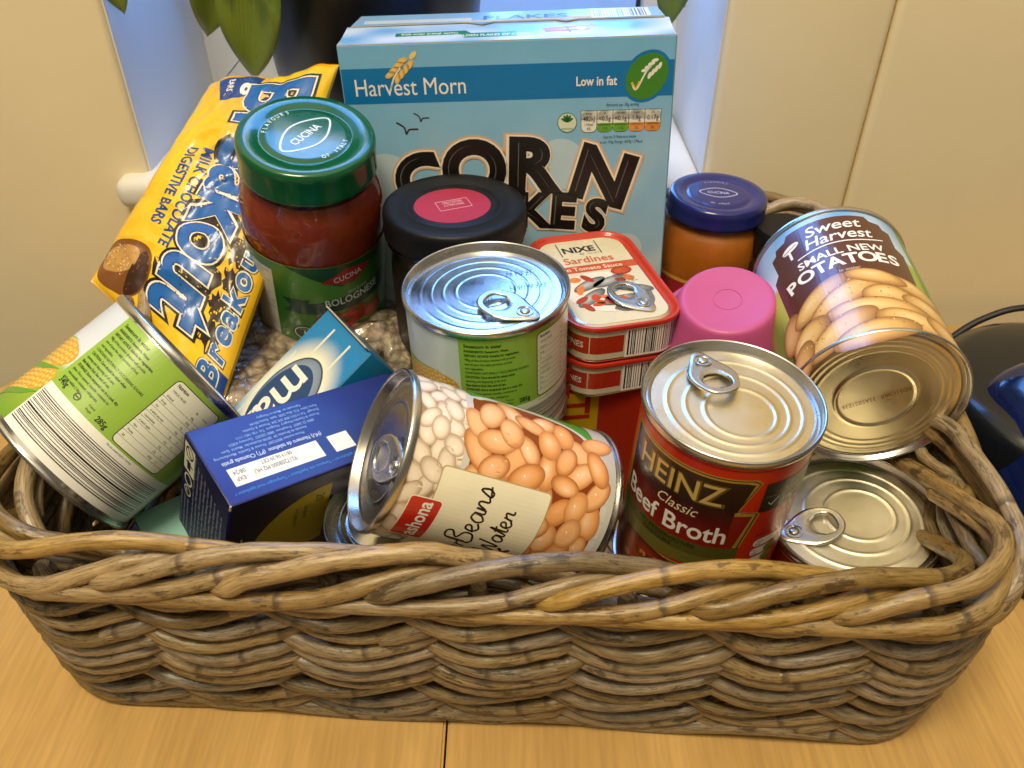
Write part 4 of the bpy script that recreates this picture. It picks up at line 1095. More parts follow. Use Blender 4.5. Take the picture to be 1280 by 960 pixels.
A.poly([(-1.0, 2.6), (2.2, .95), (6.2, 2.6)], hx('1d4f27'), 1)
A.poly([(1.0, 1.42), (2.5, 2.25), (4.3, 1.95), (2.8, 1.0)], hx('b3202a'), 2)
A.text('CUCINA', 2.65, 1.45, .40, hx('f0d9d2'), 3, 'c', .82, .012, 8)
A.poly([(-1.3, .1), (.35, .12), (.2, -.18), (5.6, .55), (5.6, -.75), (.1, -1.05), (-1.2, -1.0), (-.8, -.45)], hx('0f3f38'), 2)
A.text('SAUCE FOR', 3.2, .32, .22, hx('cfe0d2'), 4, 'c', .8, 0, 3)
A.text('BOLOGNESE', 2.95, -.38, .56, hx('e4ece2'), 4, 'c', .80, .02, 4)
for x, y, a in ((1.4, -1.75, .95), (3.0, -1.6, .9), (2.2, -2.2, .8), (4.2, -1.9, .8)):
    A.ell(x, y, a, a * .8, hx('e0563a'), 3, 0, 24, edge=hx('8f1a12'), mid=hx('c0331f'))
    for k in range(5): A.stroke([(x + .05, y + .35), (x + .05 + .35 * cos(k * 1.25), y + .35 + .22 * sin(k * 1.25))], .09, hx('2f6a1e'), 4, 0)
A.ell(-.15, -2.7, .75, .62, hx('0d3320'), 3); A.ring(-.15, -2.7, .62, .52, .05, hx('d9e2cf'), 4); A.text('1', -.15, -2.9, .42, hx('d9e2cf'), 5, 'c', 1, .03)
A.text('OF YOUR 5', -.15, -2.42, .10, hx('d9e2cf'), 5, 'c', .8)
A.build('printed_label', on_cyl(r + .01, 5.6), M['paper'], j_g, du=.2)

j_b = jar('dark_jar', 'wide dark jar with black lid and round crimson sticker', (-3.15, 41.3, 15.95), (0, -.02, 1), (0, -1, 0), 3.98, 1.55, 3.72, 11.0, 'black_lid', 'dark_sauce')
A = Art(); A.ell(.15, .1, 2.1, 2.05, hx('a3203c'), 0, 0, 48)
A.stroke([(-.85, -.5), (.95, -.5), (.95, .55), (-.85, .55)], .045, hx('e3b7b4'), 1, 0, True)
for i, s in enumerate(('SPECIALLY', 'SELECTED')): A.text(s, .05, -.05 - .32 * i, .22, hx('e3b7b4'), 1, 'c', .82, .0)
A.build('sticker', top_plane(11.0 - .05, radians(180 + 22)), M['matte'], j_b)
A = Art(); A.grid(-11.5, -3.2, 11.5, 2.6, hx('120d10'), 0, 60, 1); A.text('PASTA SAUCE', 0, .5, .5, hx('c7a65a'), 1, 'c')
A.build('printed_label', on_cyl(3.73, 4.6), M['matte'], j_b, du=.3)

j_o = jar('sauce_jar', 'squat orange sauce jar with dark blue lid behind the pink cup', (13.15, 48.6, 13.3), (.02, -.02, 1), (-.08, -1, 0), 3.15, 1.3, 3.42, 10.2, 'blue_lid', 'orange_sauce')
A = Art(); CB = hx('c9c9de'); leafmark(A, .88, CB, .012)
A.arctext('FLAVOURS', 0, 0, 1.45, 122, 62, .18, CB, 1, .01); A.arctext('OF ITALY', 0, 0, 1.65, 248, 292, .18, CB, 1, .01, True)
A.build('lid_print', top_plane(10.2 - .05, radians(-2)), M['lidprint'], j_o)
A = Art(); A.grid(-10.5, -3.4, 10.5, 1.5, hx('a3262c'), 0, 60, 1); A.grid(-10.5, 1.25, 10.5, 1.5, hx('d9a03c'), 1, 60, 1); A.grid(-1.7, -3.4, -1.3, 1.2, hx('27140f'), 1)
A.grid(2.2, -3.4, 6, 1.2, hx('2a2f7a'), 1, 10, 1); A.text('CUCINA', 0, .2, .5, WHITE, 2, 'c', .8, .01)
A.build('printed_label', on_cyl(3.43, 3.9), M['paper'], j_o, du=.2)

t = thing('black_capped_jar', 'small jar with matt black cap squeezed behind the brown labelled can', 'jar', (17.2, 46.4, 1.4))
vs, fs = capped([(1.9, 0), (2.1, .3), (2.1, 8.2), (1.7, 8.9)], 48); add('jar_body', make_mesh('jar_body', vs, fs, M['dark_sauce'], 40), t)
vs, fs = lathe([(1.95, 8.8), (2.0, 8.9), (1.98, 10.4), (1.85, 10.6), (0, 10.62)], 56); add('cap', make_mesh('cap', vs, fs, M['black_lid'], 40), t)

# pink tub, upside down
t = thing('pink_cup', 'bright pink plastic cup turned upside down behind the tall red can', 'cup', (11.65, 36.7, 7.5), cols((.99, 0, .128), (-.032, .97, .245), (-.128, -.247, .961)))
vs, fs = lathe([(4.05, 0), (4.10, .25), (3.80, 2.2), (3.62, 4.25), (3.55, 4.36), (3.22, 4.42), (2.52, 5.95), (2.40, 6.28), (2.30, 6.40), (2.14, 6.45), (2.02, 6.41), (0, 6.36)], 80)
add('cup_body', make_mesh('cup_body', vs, fs, M['pink'], 50), t)
vs, fs, uv = tube([(.7 * cos(a * .3), .7 * sin(a * .3), 6.37) for a in range(22)], .03, 6); add('mould_ring', make_mesh('mould_ring', vs, fs, M['pink'], 60), t)
for a in (-100, -75): 
    vs, fs = box(-.16, -.1, 0, .16, .1, .5, .06); q = radians(a); vs = [((3.38 + y) * cos(q) - x * sin(q), (3.05 + y) * sin(q) + x * cos(q), z + 3.6) for x, y, z in vs]
    add('clip', make_mesh('clip', vs, fs, M['pink'], 50), t)

# ------------------------------------------------------------------ sardine tins
def rrect(hx_, hy_, rc, n=7):
    p = []
    for cx, cy, a0 in ((hx_ - rc, -hy_ + rc, -90), (hx_ - rc, hy_ - rc, 0), (-hx_ + rc, hy_ - rc, 90), (-hx_ + rc, -hy_ + rc, 180)):
        for k in range(n + 1):
            a = radians(a0 + 90 * k / n); p.append((cx + rc * cos(a), cy + rc * sin(a)))
    return p
def loft(rings):
    n = len(rings[0]); vs = [v for r in rings for v in r]; fs = []
    for k in range(len(rings) - 1):
        for i in range(n): fs.append((k * n + i, k * n + (i + 1) % n, (k + 1) * n + (i + 1) % n, (k + 1) * n + i))
    return vs, fs
def perim(hx_, hy_, rc):
    p = rrect(hx_, hy_, rc); n = len(p); L = [0]
    for i in range(n): L.append(L[-1] + (Vector(p[(i + 1) % n]) - Vector(p[i])).length)
    tot = L[-1]
    # parameter 0 in the middle of the front (-y) side
    def f(s):
        s = (s + hx_ - rc) % tot
        # start of list is at (hx-rc,-hy): shift so that s=0 there
        s = (s - 2 * (hx_ - rc)) % tot
        for i in range(n):
            if s <= L[i + 1] + 1e-9:
                a, b = Vector(p[i]), Vector(p[(i + 1) % n]); t = (s - L[i]) / max(1e-9, L[i + 1] - L[i])
                d = (b - a).normalized(); q = a + (b - a) * t
                return q, Vector((d.y, -d.x))
    return f, tot
M['red_rim'] = mat('red_lacquer_rim', hx('b8321c'), .3, coat=.4)
SHX, SHY, SRC, STH = 2.95, 4.85, 1.55, 2.25
def sardine(label, base, yaw, lid):
    t = thing('sardine_tin', label, 'fish tin', base, Matrix.Rotation(yaw, 3, 'Z'), 'red and white sardine tins stacked in the basket')
    def rg(d, z): return [(x, y, z) for x, y in rrect(SHX + d, SHY + d, SRC + d)]
    vs, fs = loft([rg(-.5, .12), rg(-.3, .0), rg(-.12, .05), rg(-.02, .25), rg(-.02, STH - .25)]); n = len(rrect(1, 1, .5)); fs.append(tuple(reversed(range(n))))
    add('tin_body', make_mesh('tin_body', vs, fs, M['tin'], 40), t)
    vs, fs = loft([rg(-.02, STH - .3), rg(.10, STH - .26), rg(.13, STH - .14), rg(.10, STH - .03), rg(.02, STH), rg(-.08, STH - .03), rg(-.14, STH - .14), rg(-.26, STH - .24), rg(-.36, STH - .24)])
    add('rim', make_mesh('rim', vs, fs, M['red_rim'], 50), t)
    fr, tot = perim(SHX - .02, SHY - .02, SRC - .02)
    A = Art(); A.grid(-tot / 2, .27, tot / 2, STH - .30, hx('cdc3a8'), 0, 80, 1)
    A.grid(-tot / 2, .62, -.35, STH - .62, hx('a92f18'), 1, 60, 1); A.grid(3.4, .62, tot / 2, STH - .62, hx('a92f18'), 1, 60, 1)
    A.barcode(-.15, .36, 2.75, STH - .4, True, 3, True, 9); A.text('SARDINES', -3.4, .95, .35, WHITE, 2, 'c', .9, .01)
    A.build('printed_band', lambda u, v, o: tuple(list(fr(u)[0] + fr(u)[1] * (o + .012)) + [v]), M['litho'], t, du=.25)
    if lid:
        vs, fs = loft([rg(-.36, STH - .24), rg(-.5, STH - .16)]); m = len(vs); n = len(rrect(1, 1, .5)); fs.append(tuple(range(n, 2 * n)))
        add('lid', make_mesh('lid', vs, fs, M['tin'], 40), t)
        A = Art(); hx1, hy1 = SHX - .5, SHY - .5
        A.poly(rrect(hx1, hy1, SRC - .5), hx('d8cfb6'), 0)
        # caption block at the far end
        A.text('NIXE', -.2, 2.95, .62, hx('16203a'), 3, 'c', 1.0, .03)
        for x in (-1.35, .95): A.grid(x, 2.6, x + .06, 4.1, hx('16203a'), 3)
        A.ring(-.15, 2.72, .13, .12, .03, hx('16203a'), 3, 12); A.text('since 2012', .15, 2.66, .12, hx('4a4a48'), 3, 'l')
        A.text('Sardines', .0, 1.72, .68, hx('c85a30'), 3, 'c', .9, .012)
        A.poly([(-hx1, .72), (hx1, .78), (hx1, 1.48), (-hx1, 1.42)], hx('c4512c'), 2)
        A.text('in Tomato Sauce', .0, .93, .38, hx('f3e6cf'), 3, 'c', .92, .006)
        A.ell(1.35, .45, .62, .42, hx('d5562c'), 4, 10, 20, edge=hx('8f2a12')); A.stroke([(1.1, .75), (1.5, .7)], .08, hx('4c7a2a'), 5, 0)
        A.ell(-.2, -1.4, 2.1, 2.0, hx('e3ddd0'), 2.4, 0, 36)
        rr = random.Random(4)
        for x, y, rt in ((-.8, -.6, 30), (.4, -.5, 20), (-1.1, -1.9, 40), (1.3, -1.4, -20), (.3, -2.4, 10)):
            A.ell(x, y, 1.15, .40, hx('c3c0b8'), 5, rt, 22, edge=hx('4d4a48'), mid=hx('8b8885'))
        for i in range(16): A.ell(rr.uniform(-1.7, 1.6), rr.uniform(-2.9, .1), rr.uniform(.25, .55), rr.uniform(.15, .3), rr.choice((hx('c8431c'), hx('e07a3a'), hx('a8341a'))), 6, rr.uniform(0, 180), 12)
        A.stroke([(-.2, -3.0), (.5, -3.3), (1.7, -2.9), (1.9, -1.6)], .5, hx('6a6a6c'), 4.6); A.text('MSC', 1.35, -3.6, .3, hx('3a3a3a'), 7, 'c')
        A.lines(['!Sardines in', 'tomato sauce', 'Ingredients: sardines', '(fish) 70%, tomato', 'sauce (water, tomato', 'puree), salt. Best', 'before: see base.'], .75, .0, .13, .2, hx('3a3530'), 8, .72)
        A.build('lid_print', on_plane((0, 0, STH - .16), (1, 0, 0), (0, 1, 0)), M['litho'], t)
        ring_pull(t, (1.2, -3.25), (-.55, 1.0), STH - .10, 7, 2.9, 2.15)
    else:
        vs, fs = loft([rg(-.36, STH - .24), rg(-.5, STH - .24)]); n = len(rrect(1, 1, .5)); fs.append(tuple(range(n, 2 * n)))
        add('lid', make_mesh('lid', vs, fs, M['tin'], 40), t)
    return t
SY = radians(14)
SB = Vector((4.75, 38.3, 13.2 - STH))
s_up = sardine('sardine tin with printed fish lid and ring pull, on top of its twin', SB, SY, True)
s_dn = sardine('lower sardine tin under its twin, on the red carton', SB + Vector((-.1, .1, -STH - .02)), SY + radians(1.5), False)

# ------------------------------------------------------------------ cartons
def carton(name, label, org, Rm, d, base_col, cat='carton', bev=.12):
    """org = world position of local (0,0,0); box spans d=(x0,y0,z0,x1,y1,z1) in local axes"""
    t = thing(name, label, cat, org, Rm)
    vs, fs = box(*d, bev, 2)
    me = make_mesh('carton_body', vs, fs, None, 40)
    m = mat(name + '_board', base_col, .4, coat=.25, vary=.04, bump=.06, bscale=90); me.materials.append(m)
    add('carton_body', me, t)
    return t
Z = Vector((0, 0, 1))
# red carton with the yellow block, under the tins
rc = carton('red_carton', 'red carton with yellow block lettering under the sardine tins', (0, 0, 0), None, (0, 0, 0, 1, 1, 1), hx('8f1f0c')) if False else None
Rr = Matrix.Rotation(radians(7), 3, 'Z')
rz = 13.2 - 2 * STH - .06
rc = carton('red_carton', 'red carton with yellow block lettering under the sardine tins', (1.6, 33.6, rz), Rr, (0, 0, -7.6, 8.2, 9.2, 0), hx('a82a10'))
A = Art(); A.grid(.05, -7.5, 8.15, -.05, hx('a82a10'), 0, 4, 4); A.grid(.05, -7.5, .75, -.05, hx('1b1a3c'), 1)
A.grid(.75, -7.5, 3.05, -.05, hx('c9a413'), 1); A.text('MULTI', 1.2, 3.35, 1.42, hx('a82a10'), 2, 'l', .95, .03, -90); 
A.T = Matrix.Identity(3)
A.build('lettering', on_plane((0, 0, 0), (1, 0, 0), Z), M['card'], rc)

# corn flakes
cx_, cy_, cz_ = (.999, -.026, .038), (.029, .996, -.079), (-.036, .08, .996)
CW_, CH_, CD_ = 18.5, 22.0, 5.6
cf = thing('cereal_carton', 'tall light blue corn flakes carton standing at the back', 'cereal box', (-9.607, 46.562, 22.758), cols(cx_, cy_, cz_))
SKY1, SKY2, SKY3 = hx('74b4de'), hx('94c2dc'), hx('bccdd0')
vs, fs = box(0, 0, -CH_, CW_, CD_, -.02, .06, 1)
me = make_mesh('carton_body', vs, fs, mat('carton_board', hx('78b2da'), .4, coat=.2, bump=.05, bscale=80), 30); add('carton_body', me, cf)
A = Art()
def cfc(u, v):
    t = -v / CH_
    c = mixc(SKY1, SKY2, min(1, t * 2.2)) if t < .45 else mixc(SKY2, SKY3, (t - .45) / .55)
    ang = atan2(v + 19, u - 8.0)
    ray_ = max(0, sin(ang * 15)) ** 2 * max(0, min(1, (t - .15) * 3))
    return mixc(c, hx('d8dccf'), .38 * ray_)
A.grid(.06, -CH_ + .1, CW_ - .06, -.06, cfc, 0, 56, 60)
for x, y, r in ((1.9, -7.6, 1.6), (16.2, -12.3, 1.0), (12.2, -6.9, 1.5), (2.5, -13, 2.0), (17.2, -16, 1.3)): A.ell(x, y, r, r, mixc(cfc(x, y), hx('e3e5da'), .42), 1, 0, 30)
A.grid(.06, -3.15, CW_ - .06, -1.25, hx('0873b4'), 2)
A.text('Harvest Morn', .75, -2.72, .95, WHITE, 5, 'l', 1, 0, 0, 0, 6.2)
A.stroke([(2.75, -2.35), (3.0, -1.75), (3.4, -1.25)], .09, hx('f3ead0'), 5)
for i in range(4):
    for sgn in (-1, 1):
        A.ell(2.98 + .26 * i + sgn * .20, -1.72 + .25 * i + sgn * -.11, .30, .15, hx('f0cf7f'), 6, 50 + sgn * 22 - 4 * i, 14, edge=hx('d9a845'))
A.ell(4.15, -.62, .26, .14, hx('f0cf7f'), 6, 45, 14)
A.text('Low in fat', 15.35, -2.5, .50, WHITE, 5, 'r', 1, .02, 0, 0, 2.25)
A.ell(16.98, -2.1, 1.48, 1.22, hx('0873b4'), 3, 52, 40); A.ell(16.98, -2.1, 1.32, 1.06, hx('3f8424'), 4, 52, 40)
A.stroke([(16.2, -2.5), (16.42, -2.78), (16.9, -1.9), (17.2, -1.55)], .09, WHITE, 5)
A.stroke([(16.15, -2.4), (16.4, -2.75), (16.6, -2.35)], .12, hx('e8b84a'), 6, 0)
for i in range(4):
    for sgn in (-1, 1): A.ell(16.98 + .18 * i + sgn * .14, -1.92 + .17 * i - sgn * .14, .20, .09, WHITE, 5, 42 + sgn * 28, 10)
for x, y, k in ((3.35, -4.75, .95), (4.25, -4.1, .68)):
    A.stroke([(x - .55 * k, y + .55 * k), (x - .1 * k, y + .25 * k), (x, y - .15 * k), (x + .2 * k, y + .1 * k), (x + .75 * k, y + .12 * k)], .10 * k, hx('3a201c'), 2)
A.ell(12.6, -4.5, .56, .56, hx('d9dfcc'), 3); A.ring(12.6, -4.5, .56, .56, .045, hx('4f7f3a'), 4)
for a in (150, 120, 90, 60, 30): A.ell(12.6 + .18 * cos(radians(a)), -4.47 + .22 * sin(radians(a)), .22, .08, hx('2f6f2a'), 4, a, 10)
A.text('VEGETARIAN', 12.6, -4.9, .1, hx('2f6f2a'), 5, 'c', .8)
A.text('Amounts per 30g serving', 15.7, -3.66, .18, hx('20343c'), 3, 'c', .72)
for i, (a, b, c2, p_) in enumerate((('energy', '482kJ', None, '6%'), ('fat', '<0.5g', hx('6aa32c'), '<1%'), ('saturates', '<0.1g', hx('6aa32c'), '<1%'), ('sugars', '1.9g', hx('df9440'), '2%'), ('salt', '0.17g', hx('d98a34'), '3%'))):
    x = 13.4 + i * .90
    A.rect(x - .03, -5.1, x + .89, -3.86, hx('3a4a4a'), 2.5, .3); A.grid(x - .03, -4.4, x + .89, -3.86, hx('3a4a4a'), 2.5)
    A.rect(x, -5.07, x + .86, -3.89, hx('e8e8dc'), 3, .28); A.grid(x, -4.4, x + .86, -3.89, hx('e8e8dc'), 3)
    if c2: A.rect(x, -5.07, x + .86, -4.62, c2, 4, .22); A.grid(x, -4.72, x + .86, -4.58, c2, 4)
    A.text(a, x + .43, -4.08, .14, BLACK, 5, 'c', .7); A.text(b, x + .43, -4.45, .28, BLACK, 5, 'c', .78, .006, 0, 0)
    if i == 0: A.text('114kcal', x + .43, -4.72, .17, BLACK, 5, 'c', .7)
    A.text(p_, x + .43, -4.96, .17, hx('33331c'), 5, 'c', .8)
A.text('Approx. % Reference Intake', 15.6, -5.45, .17, hx('20343c'), 3, 'c', .7); A.text('Typical values per 100g: Energy 1607kJ / 379kcal', 15.3, -5.74, .17, hx('20343c'), 3, 'c', .7)
# big name: outlined letters with a thin worn highlight
def big(ch, x, y, h, rot, sx=1.0, shear=0):
    for off, col, ly in ((.108, hx('dcb288'), 6), (.084, hx('efe6d6'), 7), (.060, hx('15110d'), 8)):
        A.text(ch, x, y, h, col, ly, 'c', sx, off, rot, shear)
    A.text(ch, x - .05, y + .02, h, hx('6f675c'), 9, 'c', sx, -.03, rot, shear)
    A.text(ch, x + .015, y - .0, h, hx('15110d'), 9.6, 'c', sx, -.024, rot, shear)
for ch, x, y, h, rot, sx in (('C', 4.3, -9.0, 2.9, 18, 1.0), ('O', 7.3, -8.6, 3.2, 6, 1.0), ('R', 10.75, -8.35, 3.0, -3, 1.12), ('N', 14.3, -9.05, 3.0, -17, 1.08)):
    big(ch, x, y, h, rot, sx)
for ch, x, y, h, rot in (('F', 4.4, -11.3, 1.9, 10), ('L', 5.7, -11.0, 1.9, 6), ('A', 7.3, -10.8, 1.95, 3), ('K', 10.7, -10.65, 2.05, -3), ('E', 12.3, -10.75, 2.1, -5), ('S', 14.1, -11.0, 1.95, -12)):
    big(ch, x, y, h, rot, 1.0)
A.stroke([(15.6, -13.3), (15.9, -13.15), (16.05, -13.3), (16.3, -13.15)], .05, hx('9a7a4a'), 2)
A.build('front_print', on_plane((0, -.004, 0), (1, 0, 0), Z), M['card'], cf)
# right side panel
A = Art(); A.grid(.05, -CH_ + .1, CD_ - .05, -.08, lambda u, v: mixc(hx('6fa3bf'), hx('a9b9b0'), -v / CH_), 0, 2, 20); A.grid(.05, -3.15, CD_ - .05, -1.25, hx('0873b4'), 1)
A.lines(['Nutrition information', 'Typical values per 100g', 'Energy 1607kJ', 'Fat 0.9g', 'Carbohydrate 83g', 'Protein 7.0g', 'Salt 0.55g'], .5, -5.6, .3, .6, hx('243a44'), 2, .7)
A.build('side_print', on_plane((CW_ + .004, 0, 0), (0, 1, 0), Z), M['card'], cf)
# top: front flap rising to a fold, tucked flap behind
def flap(pts, th, nm, m):
    P = [Vector(p) for p in pts]; n = (P[1] - P[0]).cross(P[3] - P[0]).normalized() * th
    vs = [tuple(p) for p in P] + [tuple(p - n) for p in P]
    k = len(P)
    fs = [tuple(range(k)), tuple(reversed(range(k, 2 * k)))] + [(i, k + i, k + (i + 1) % k, (i + 1) % k) for i in range(k)]
    return add(nm, make_mesh(nm, vs, fs, m), cf)
board = mat('grey_board', hx('b9b2a2'), .8)
flap([(0.02, .02, 0), (CW_ - .02, .02, 0), (CW_ - .25, 3.0, .42), (.25, 3.0, .42)], .05, 'top_flap', board)
A = Art()
def cl(u, v):
    q = .5 + .5 * noise.noise(Vector((u * .35, v * .7, 2.0)))
    return mixc(hx('6fa6d8'), hx('d5e0ea'), min(1, max(0, q * 1.7 - .45)))
A.grid(.1, .03, CW_ - .1, 2.95, cl, 0, 50, 10)
A.poly([(3.1, 1.6), (7.0, 1.75), (7.3, 1.3), (9.8, 1.35), (9.9, .6), (7.0, .55), (6.7, 1.15), (3.1, 1.05)], hx('1f7a5a'), 1)
A.text('RISE AND SHINE WITH', 5.0, 1.22, .28, hx('e9efd8'), 2, 'c', .8, .01); A.text('GOLDEN FLAKES OF CORN', 8.45, .75, .34, hx('e9efd8'), 2, 'c', .72, .015)
A.stroke([(11.3, 1.55), (12.6, 1.75), (14.2, 1.95)], .38, hx('b5455a'), 1, 0); A.stroke([(11.4, 1.2), (13.0, 1.3), (13.9, 1.35)], .3, hx('a83248'), 1, 0); A.stroke([(12.6, 1.9), (12.8, .9)], .12, hx('8f2a3a'), 2, 0); A.ell(13.4, 1.5, .3, .3, hx('c7c9d6'), 2)
sl_ = sqrt(1 + (.42 / 2.98) ** 2)
A.build('top_print', on_plane((0, .02, .004), (1, 0, 0), (0, 1 / sl_, .14 / sl_)), M['card'], cf, dv=.5)
fl = [(.35, 2.85, .50), (7.0, 2.9, .52), (7.9, 2.45, .47), (8.6, 2.85, .52), (12.0, 2.85, .52), (12.6, 2.55, .48), (13.4, 2.85, .52), (CW_ - .35, 2.85, .50), (CW_ - .5, 5.3, .62), (.5, 5.3, .62)]
P = [Vector(p) for p in fl]; k = len(P); vs = [tuple(p) for p in P] + [(p.x, p.y, p.z - .06) for p in P]
fs = [tuple(range(k)), tuple(reversed(range(k, 2 * k)))] + [(i, k + i, k + (i + 1) % k, (i + 1) % k) for i in range(k)]
add('tuck_flap', make_mesh('tuck_flap', vs, fs, board), cf)
A = Art(); A.poly([(p[0] + (.03 if p[0] < 9 else -.03), p[1] + .02) for p in fl], hx('86b4dc'), 0)
A.grid(1.0, 3.1, 7.2, 3.9, hx('c9d5da'), 1, 4, 1); A.text('FLAKES', 10.3, 3.3, 1.0, hx('3a5a86'), 1, 'c', 1.1, .02)
A.barcode(14.2, 3.1, 17.3, 5.0, True, 2, True, 12)
A.build('flap_print', on_plane((0, 0, .525 - .05 * 2.85), (1, 0, 0), (0, 1, .045)), M['card'], cf)

# navy carton
nv = carton('navy_carton', 'glossy navy blue carton tilted in the front left with a white date strip', (-11.55, 23.41, 10.87), cols((.691, .599, -.153), (-.601, .735, .365), (.303, .025, .94)), (0, 0, -8.6, 10.67, 4.5, 0), (.004, .006, .085), bev=.10)
A = Art(); L_, W_2 = 11.86, 5.0
A.grid(.1, .08, L_ - .1, W_2 - .08, lambda u, v: mixc(hx('0e1078'), hx('070a44'), min(1, max(0, (u - 3) / 9 + .25 * sin(v * 1.2)))), 0, 14, 8)
A.rect(.75, .95, 5.5, 2.05, hx('ece6d6'), 1)
A.at(0, 0, 180)
def U(s, x, y, h, c, sx=.8, b=0.0, al='r'): A.text(s, -x, -y, h, c, 3, al, sx, b)
U('9217208000 M2 HU', 1.9, 1.55, .27, hx('33332e'), .72, 0, 'r'); U('08/19 06:39 CET', 2.4, 1.95, .24, hx('33332e'), .72, 0, 'r')
U('EXP', .95, 1.45, .26, hx('33332e'), .75, 0, 'r'); U('08/24', .95, 1.85, .26, hx('33332e'), .75, 0, 'r')
U('Tampons mit Applikator \u2022 Tamponger med applikator \u2022', .5, .62, .19, hx('3f86d8'), .85, .006); U('Tampons con aplicador \u2022 Tampony z aplikatorem \u2022', 5.6, .62, .19, hx('3f86d8'), .85, .006)
A.at()
A.rect(6.1, .95, 7.25, 2.05, hx('ece6d6'), 1)
A.at(0, 0, 180)
LB = hx('8fb0e6')
U('(HU) Numero de telefono  (PT) Chamada gratis', .7, 2.48, .25, hx('c9d4ee'), .78, .01)
for i, s in enumerate(('Phone number 80072387  Procter & Gamble  Manufacturing', 'Avenida de Bruselas 24  28108 Alcobendas  Madrid  Spain', '0800 22 26837  Freephone  0800 220357  Germany 65823', 'Procter & Gamble Hungary  Hungaria  Tel: +36 1451 1111', 'Portugal  Tel: (+351) 800 204 204  Procter & Gamble', 'Porto Salvo  P.O. Box 2300  Italia  Roma 00144', 'Fabricado en  Made in Hungary')):
    U(s, .5 + .5 * i, 2.85 + i * .29, .17, LB, .82, .004)
A.at()
A.build('top_print', on_plane((0, 0, .004), (.9, 0, 0), (0, .9, 0)), M['card'], nv)
A = Art()          # end panel (x=0); u runs along -y so that it reads from outside
A.grid(-W_2 + .08, -6.9, -.08, -.08, hx('0b0b3c'), 0, 4, 6)
A.rect(-4.75, -2.2, -3.65, -.25, hx('c9c8b0'), 1); A.ring(-4.2, -.75, .42, .42, .09, hx('14143c'), 2); A.stroke([(-4.5, -.45), (-3.95, -1.05)], .08, hx('14143c'), 2, 0)
A.grid(-4.4, -2.0, -4.05, -1.35, hx('14143c'), 2); A.grid(-4.55, -1.6, -3.8, -1.5, hx('14143c'), 2)
A.ring(-4.2, -2.75, .42, .42, .11, hx('c9c8b0'), 1); A.ring(-4.2, -3.6, .36, .36, .08, hx('c9c8b0'), 1); A.text('R', -4.35, -3.72, .3, hx('c9c8b0'), 2, 'l')
for i in range(9):
    top_ = -.55 - .12 * i if i else -.4
    A.text('Utilizar tampones una vez al mes TSS sindrome Wichtig vor Gebrauch lesen Anleitung'[i * 3:i * 3 + 52], -3.5 + i * .37, -6.75, .2, hx('8f93a8'), 2, 'l', .85, .004, 90, 0, 6.75 + top_)
A.at()
for i in range(3): A.text('importante leer instrucciones'[i:], -4.7 + i * .35, -6.75, .2, hx('8f93a8'), 2, 'l', .85, .004, 90, 0, 2.6)
A.build('end_print', on_plane((-.004, 0, 0), (0, -.9, 0), Z * .9), M['matte'], nv)
A = Art()          # front panel (y=0)
A.grid(.08, -6.9, L_ - .08, -.08, lambda u, v: mixc(hx('03042e'), hx('0a3a4a'), max(0, min(1, (u - 5) / 8))), 0, 12, 6)
A.at(-.9, 0)
arc = [(6.4 - 4.4 * cos(radians(a)), -5.6 + 4.6 * sin(radians(a))) for a in range(0, 91, 10)]
A.poly(arc + [(6.4, -5.6), (2.0, -6.3)], hx('b9a316'), 1)
A.text('20', 5.6, -1.9, .5, hx('3f4a16'), 2, 'c', .9, .01, -90); A.lines(['!tampons', 'con aplicador'], 5.0, -2.2, .26, .5, hx('3f4a16'), 2, .8, 0, None, -90)
A.text('TAMPAX', 7.55, -.9, 1.0, hx('b9cfc0'), 2, 'l', .88, -.01, -90)
A.stroke([(1.7, -3.0), (1.75, -4.2), (1.9, -4.9), (1.6, -6.3)], .10, hx('b9b9b2'), 2); A.ell(1.75, -5.6, .4, 1.1, hx('a9aaa4'), 2, -10, 20)
A.build('front_print', on_plane((0, -.004, 0), (.9, 0, 0), Z * .9), M['matte'], nv)
# scuffed white corner
vs, fs = box(.0, .0, -.32, .1, .1, .02, .04); add('worn_corner', make_mesh('worn_corner', [(x - .02, y - .02, z + .02) for x, y, z in vs], fs, board), nv)

# teal carton leaning behind it
tl = carton('teal_carton', 'teal blue carton with silver oval badge wedged against the green lidded jar', (-10.1, 38.1, 11.2), cols((.6, -.796, -.081), (.691, .465, .553), (-.402, -.389, .829)), (0, -8.9, -3.6, 4.73, 0, 0), hx('0f6fa0'), bev=.10)
A = Art()
def tc_(u, v):
    d = sqrt(((u - 2.55) / 2.55) ** 2 + ((v + 5.3) / 3.5) ** 2)
    return mixc(hx('eeead4'), hx('1380c0'), min(1, max(0, (d - .84) / .40)))
A.grid(.08, -9.2, 4.92, -.08, tc_, 0, 26, 46)
A.grid(1.55, -2.6, 1.70, -.55, hx('e3e3d2'), 1); A.grid(3.35, -2.6, 3.50, -.55, hx('e3e3d2'), 1); A.grid(.5, -9.2, .62, -3.0, hx('cfe0e3'), 1)
A.ell(2.55, -5.4, 1.98, 3.0, hx('3a4a60'), 2, 0, 44); A.ell(2.55, -5.4, 1.88, 2.88, hx('aab6c6'), 3, 0, 44, edge=hx('7488a2')); A.ell(2.42, -5.65, 1.68, 2.62, hx('1d4478'), 4, 0, 44)
A.text('max', 1.35, -3.5, 2.35, WHITE, 5, 'l', .98, .012, -90)
A.build('top_print', on_plane((0, 0, .004), (.946, 0, 0), (0, .95, 0)), M['card'], tl)
vs, fs = box(.12, .0, -.05, 4.48, .08, .36, .03); add('end_flap', make_mesh('end_flap', vs, fs, board), tl)

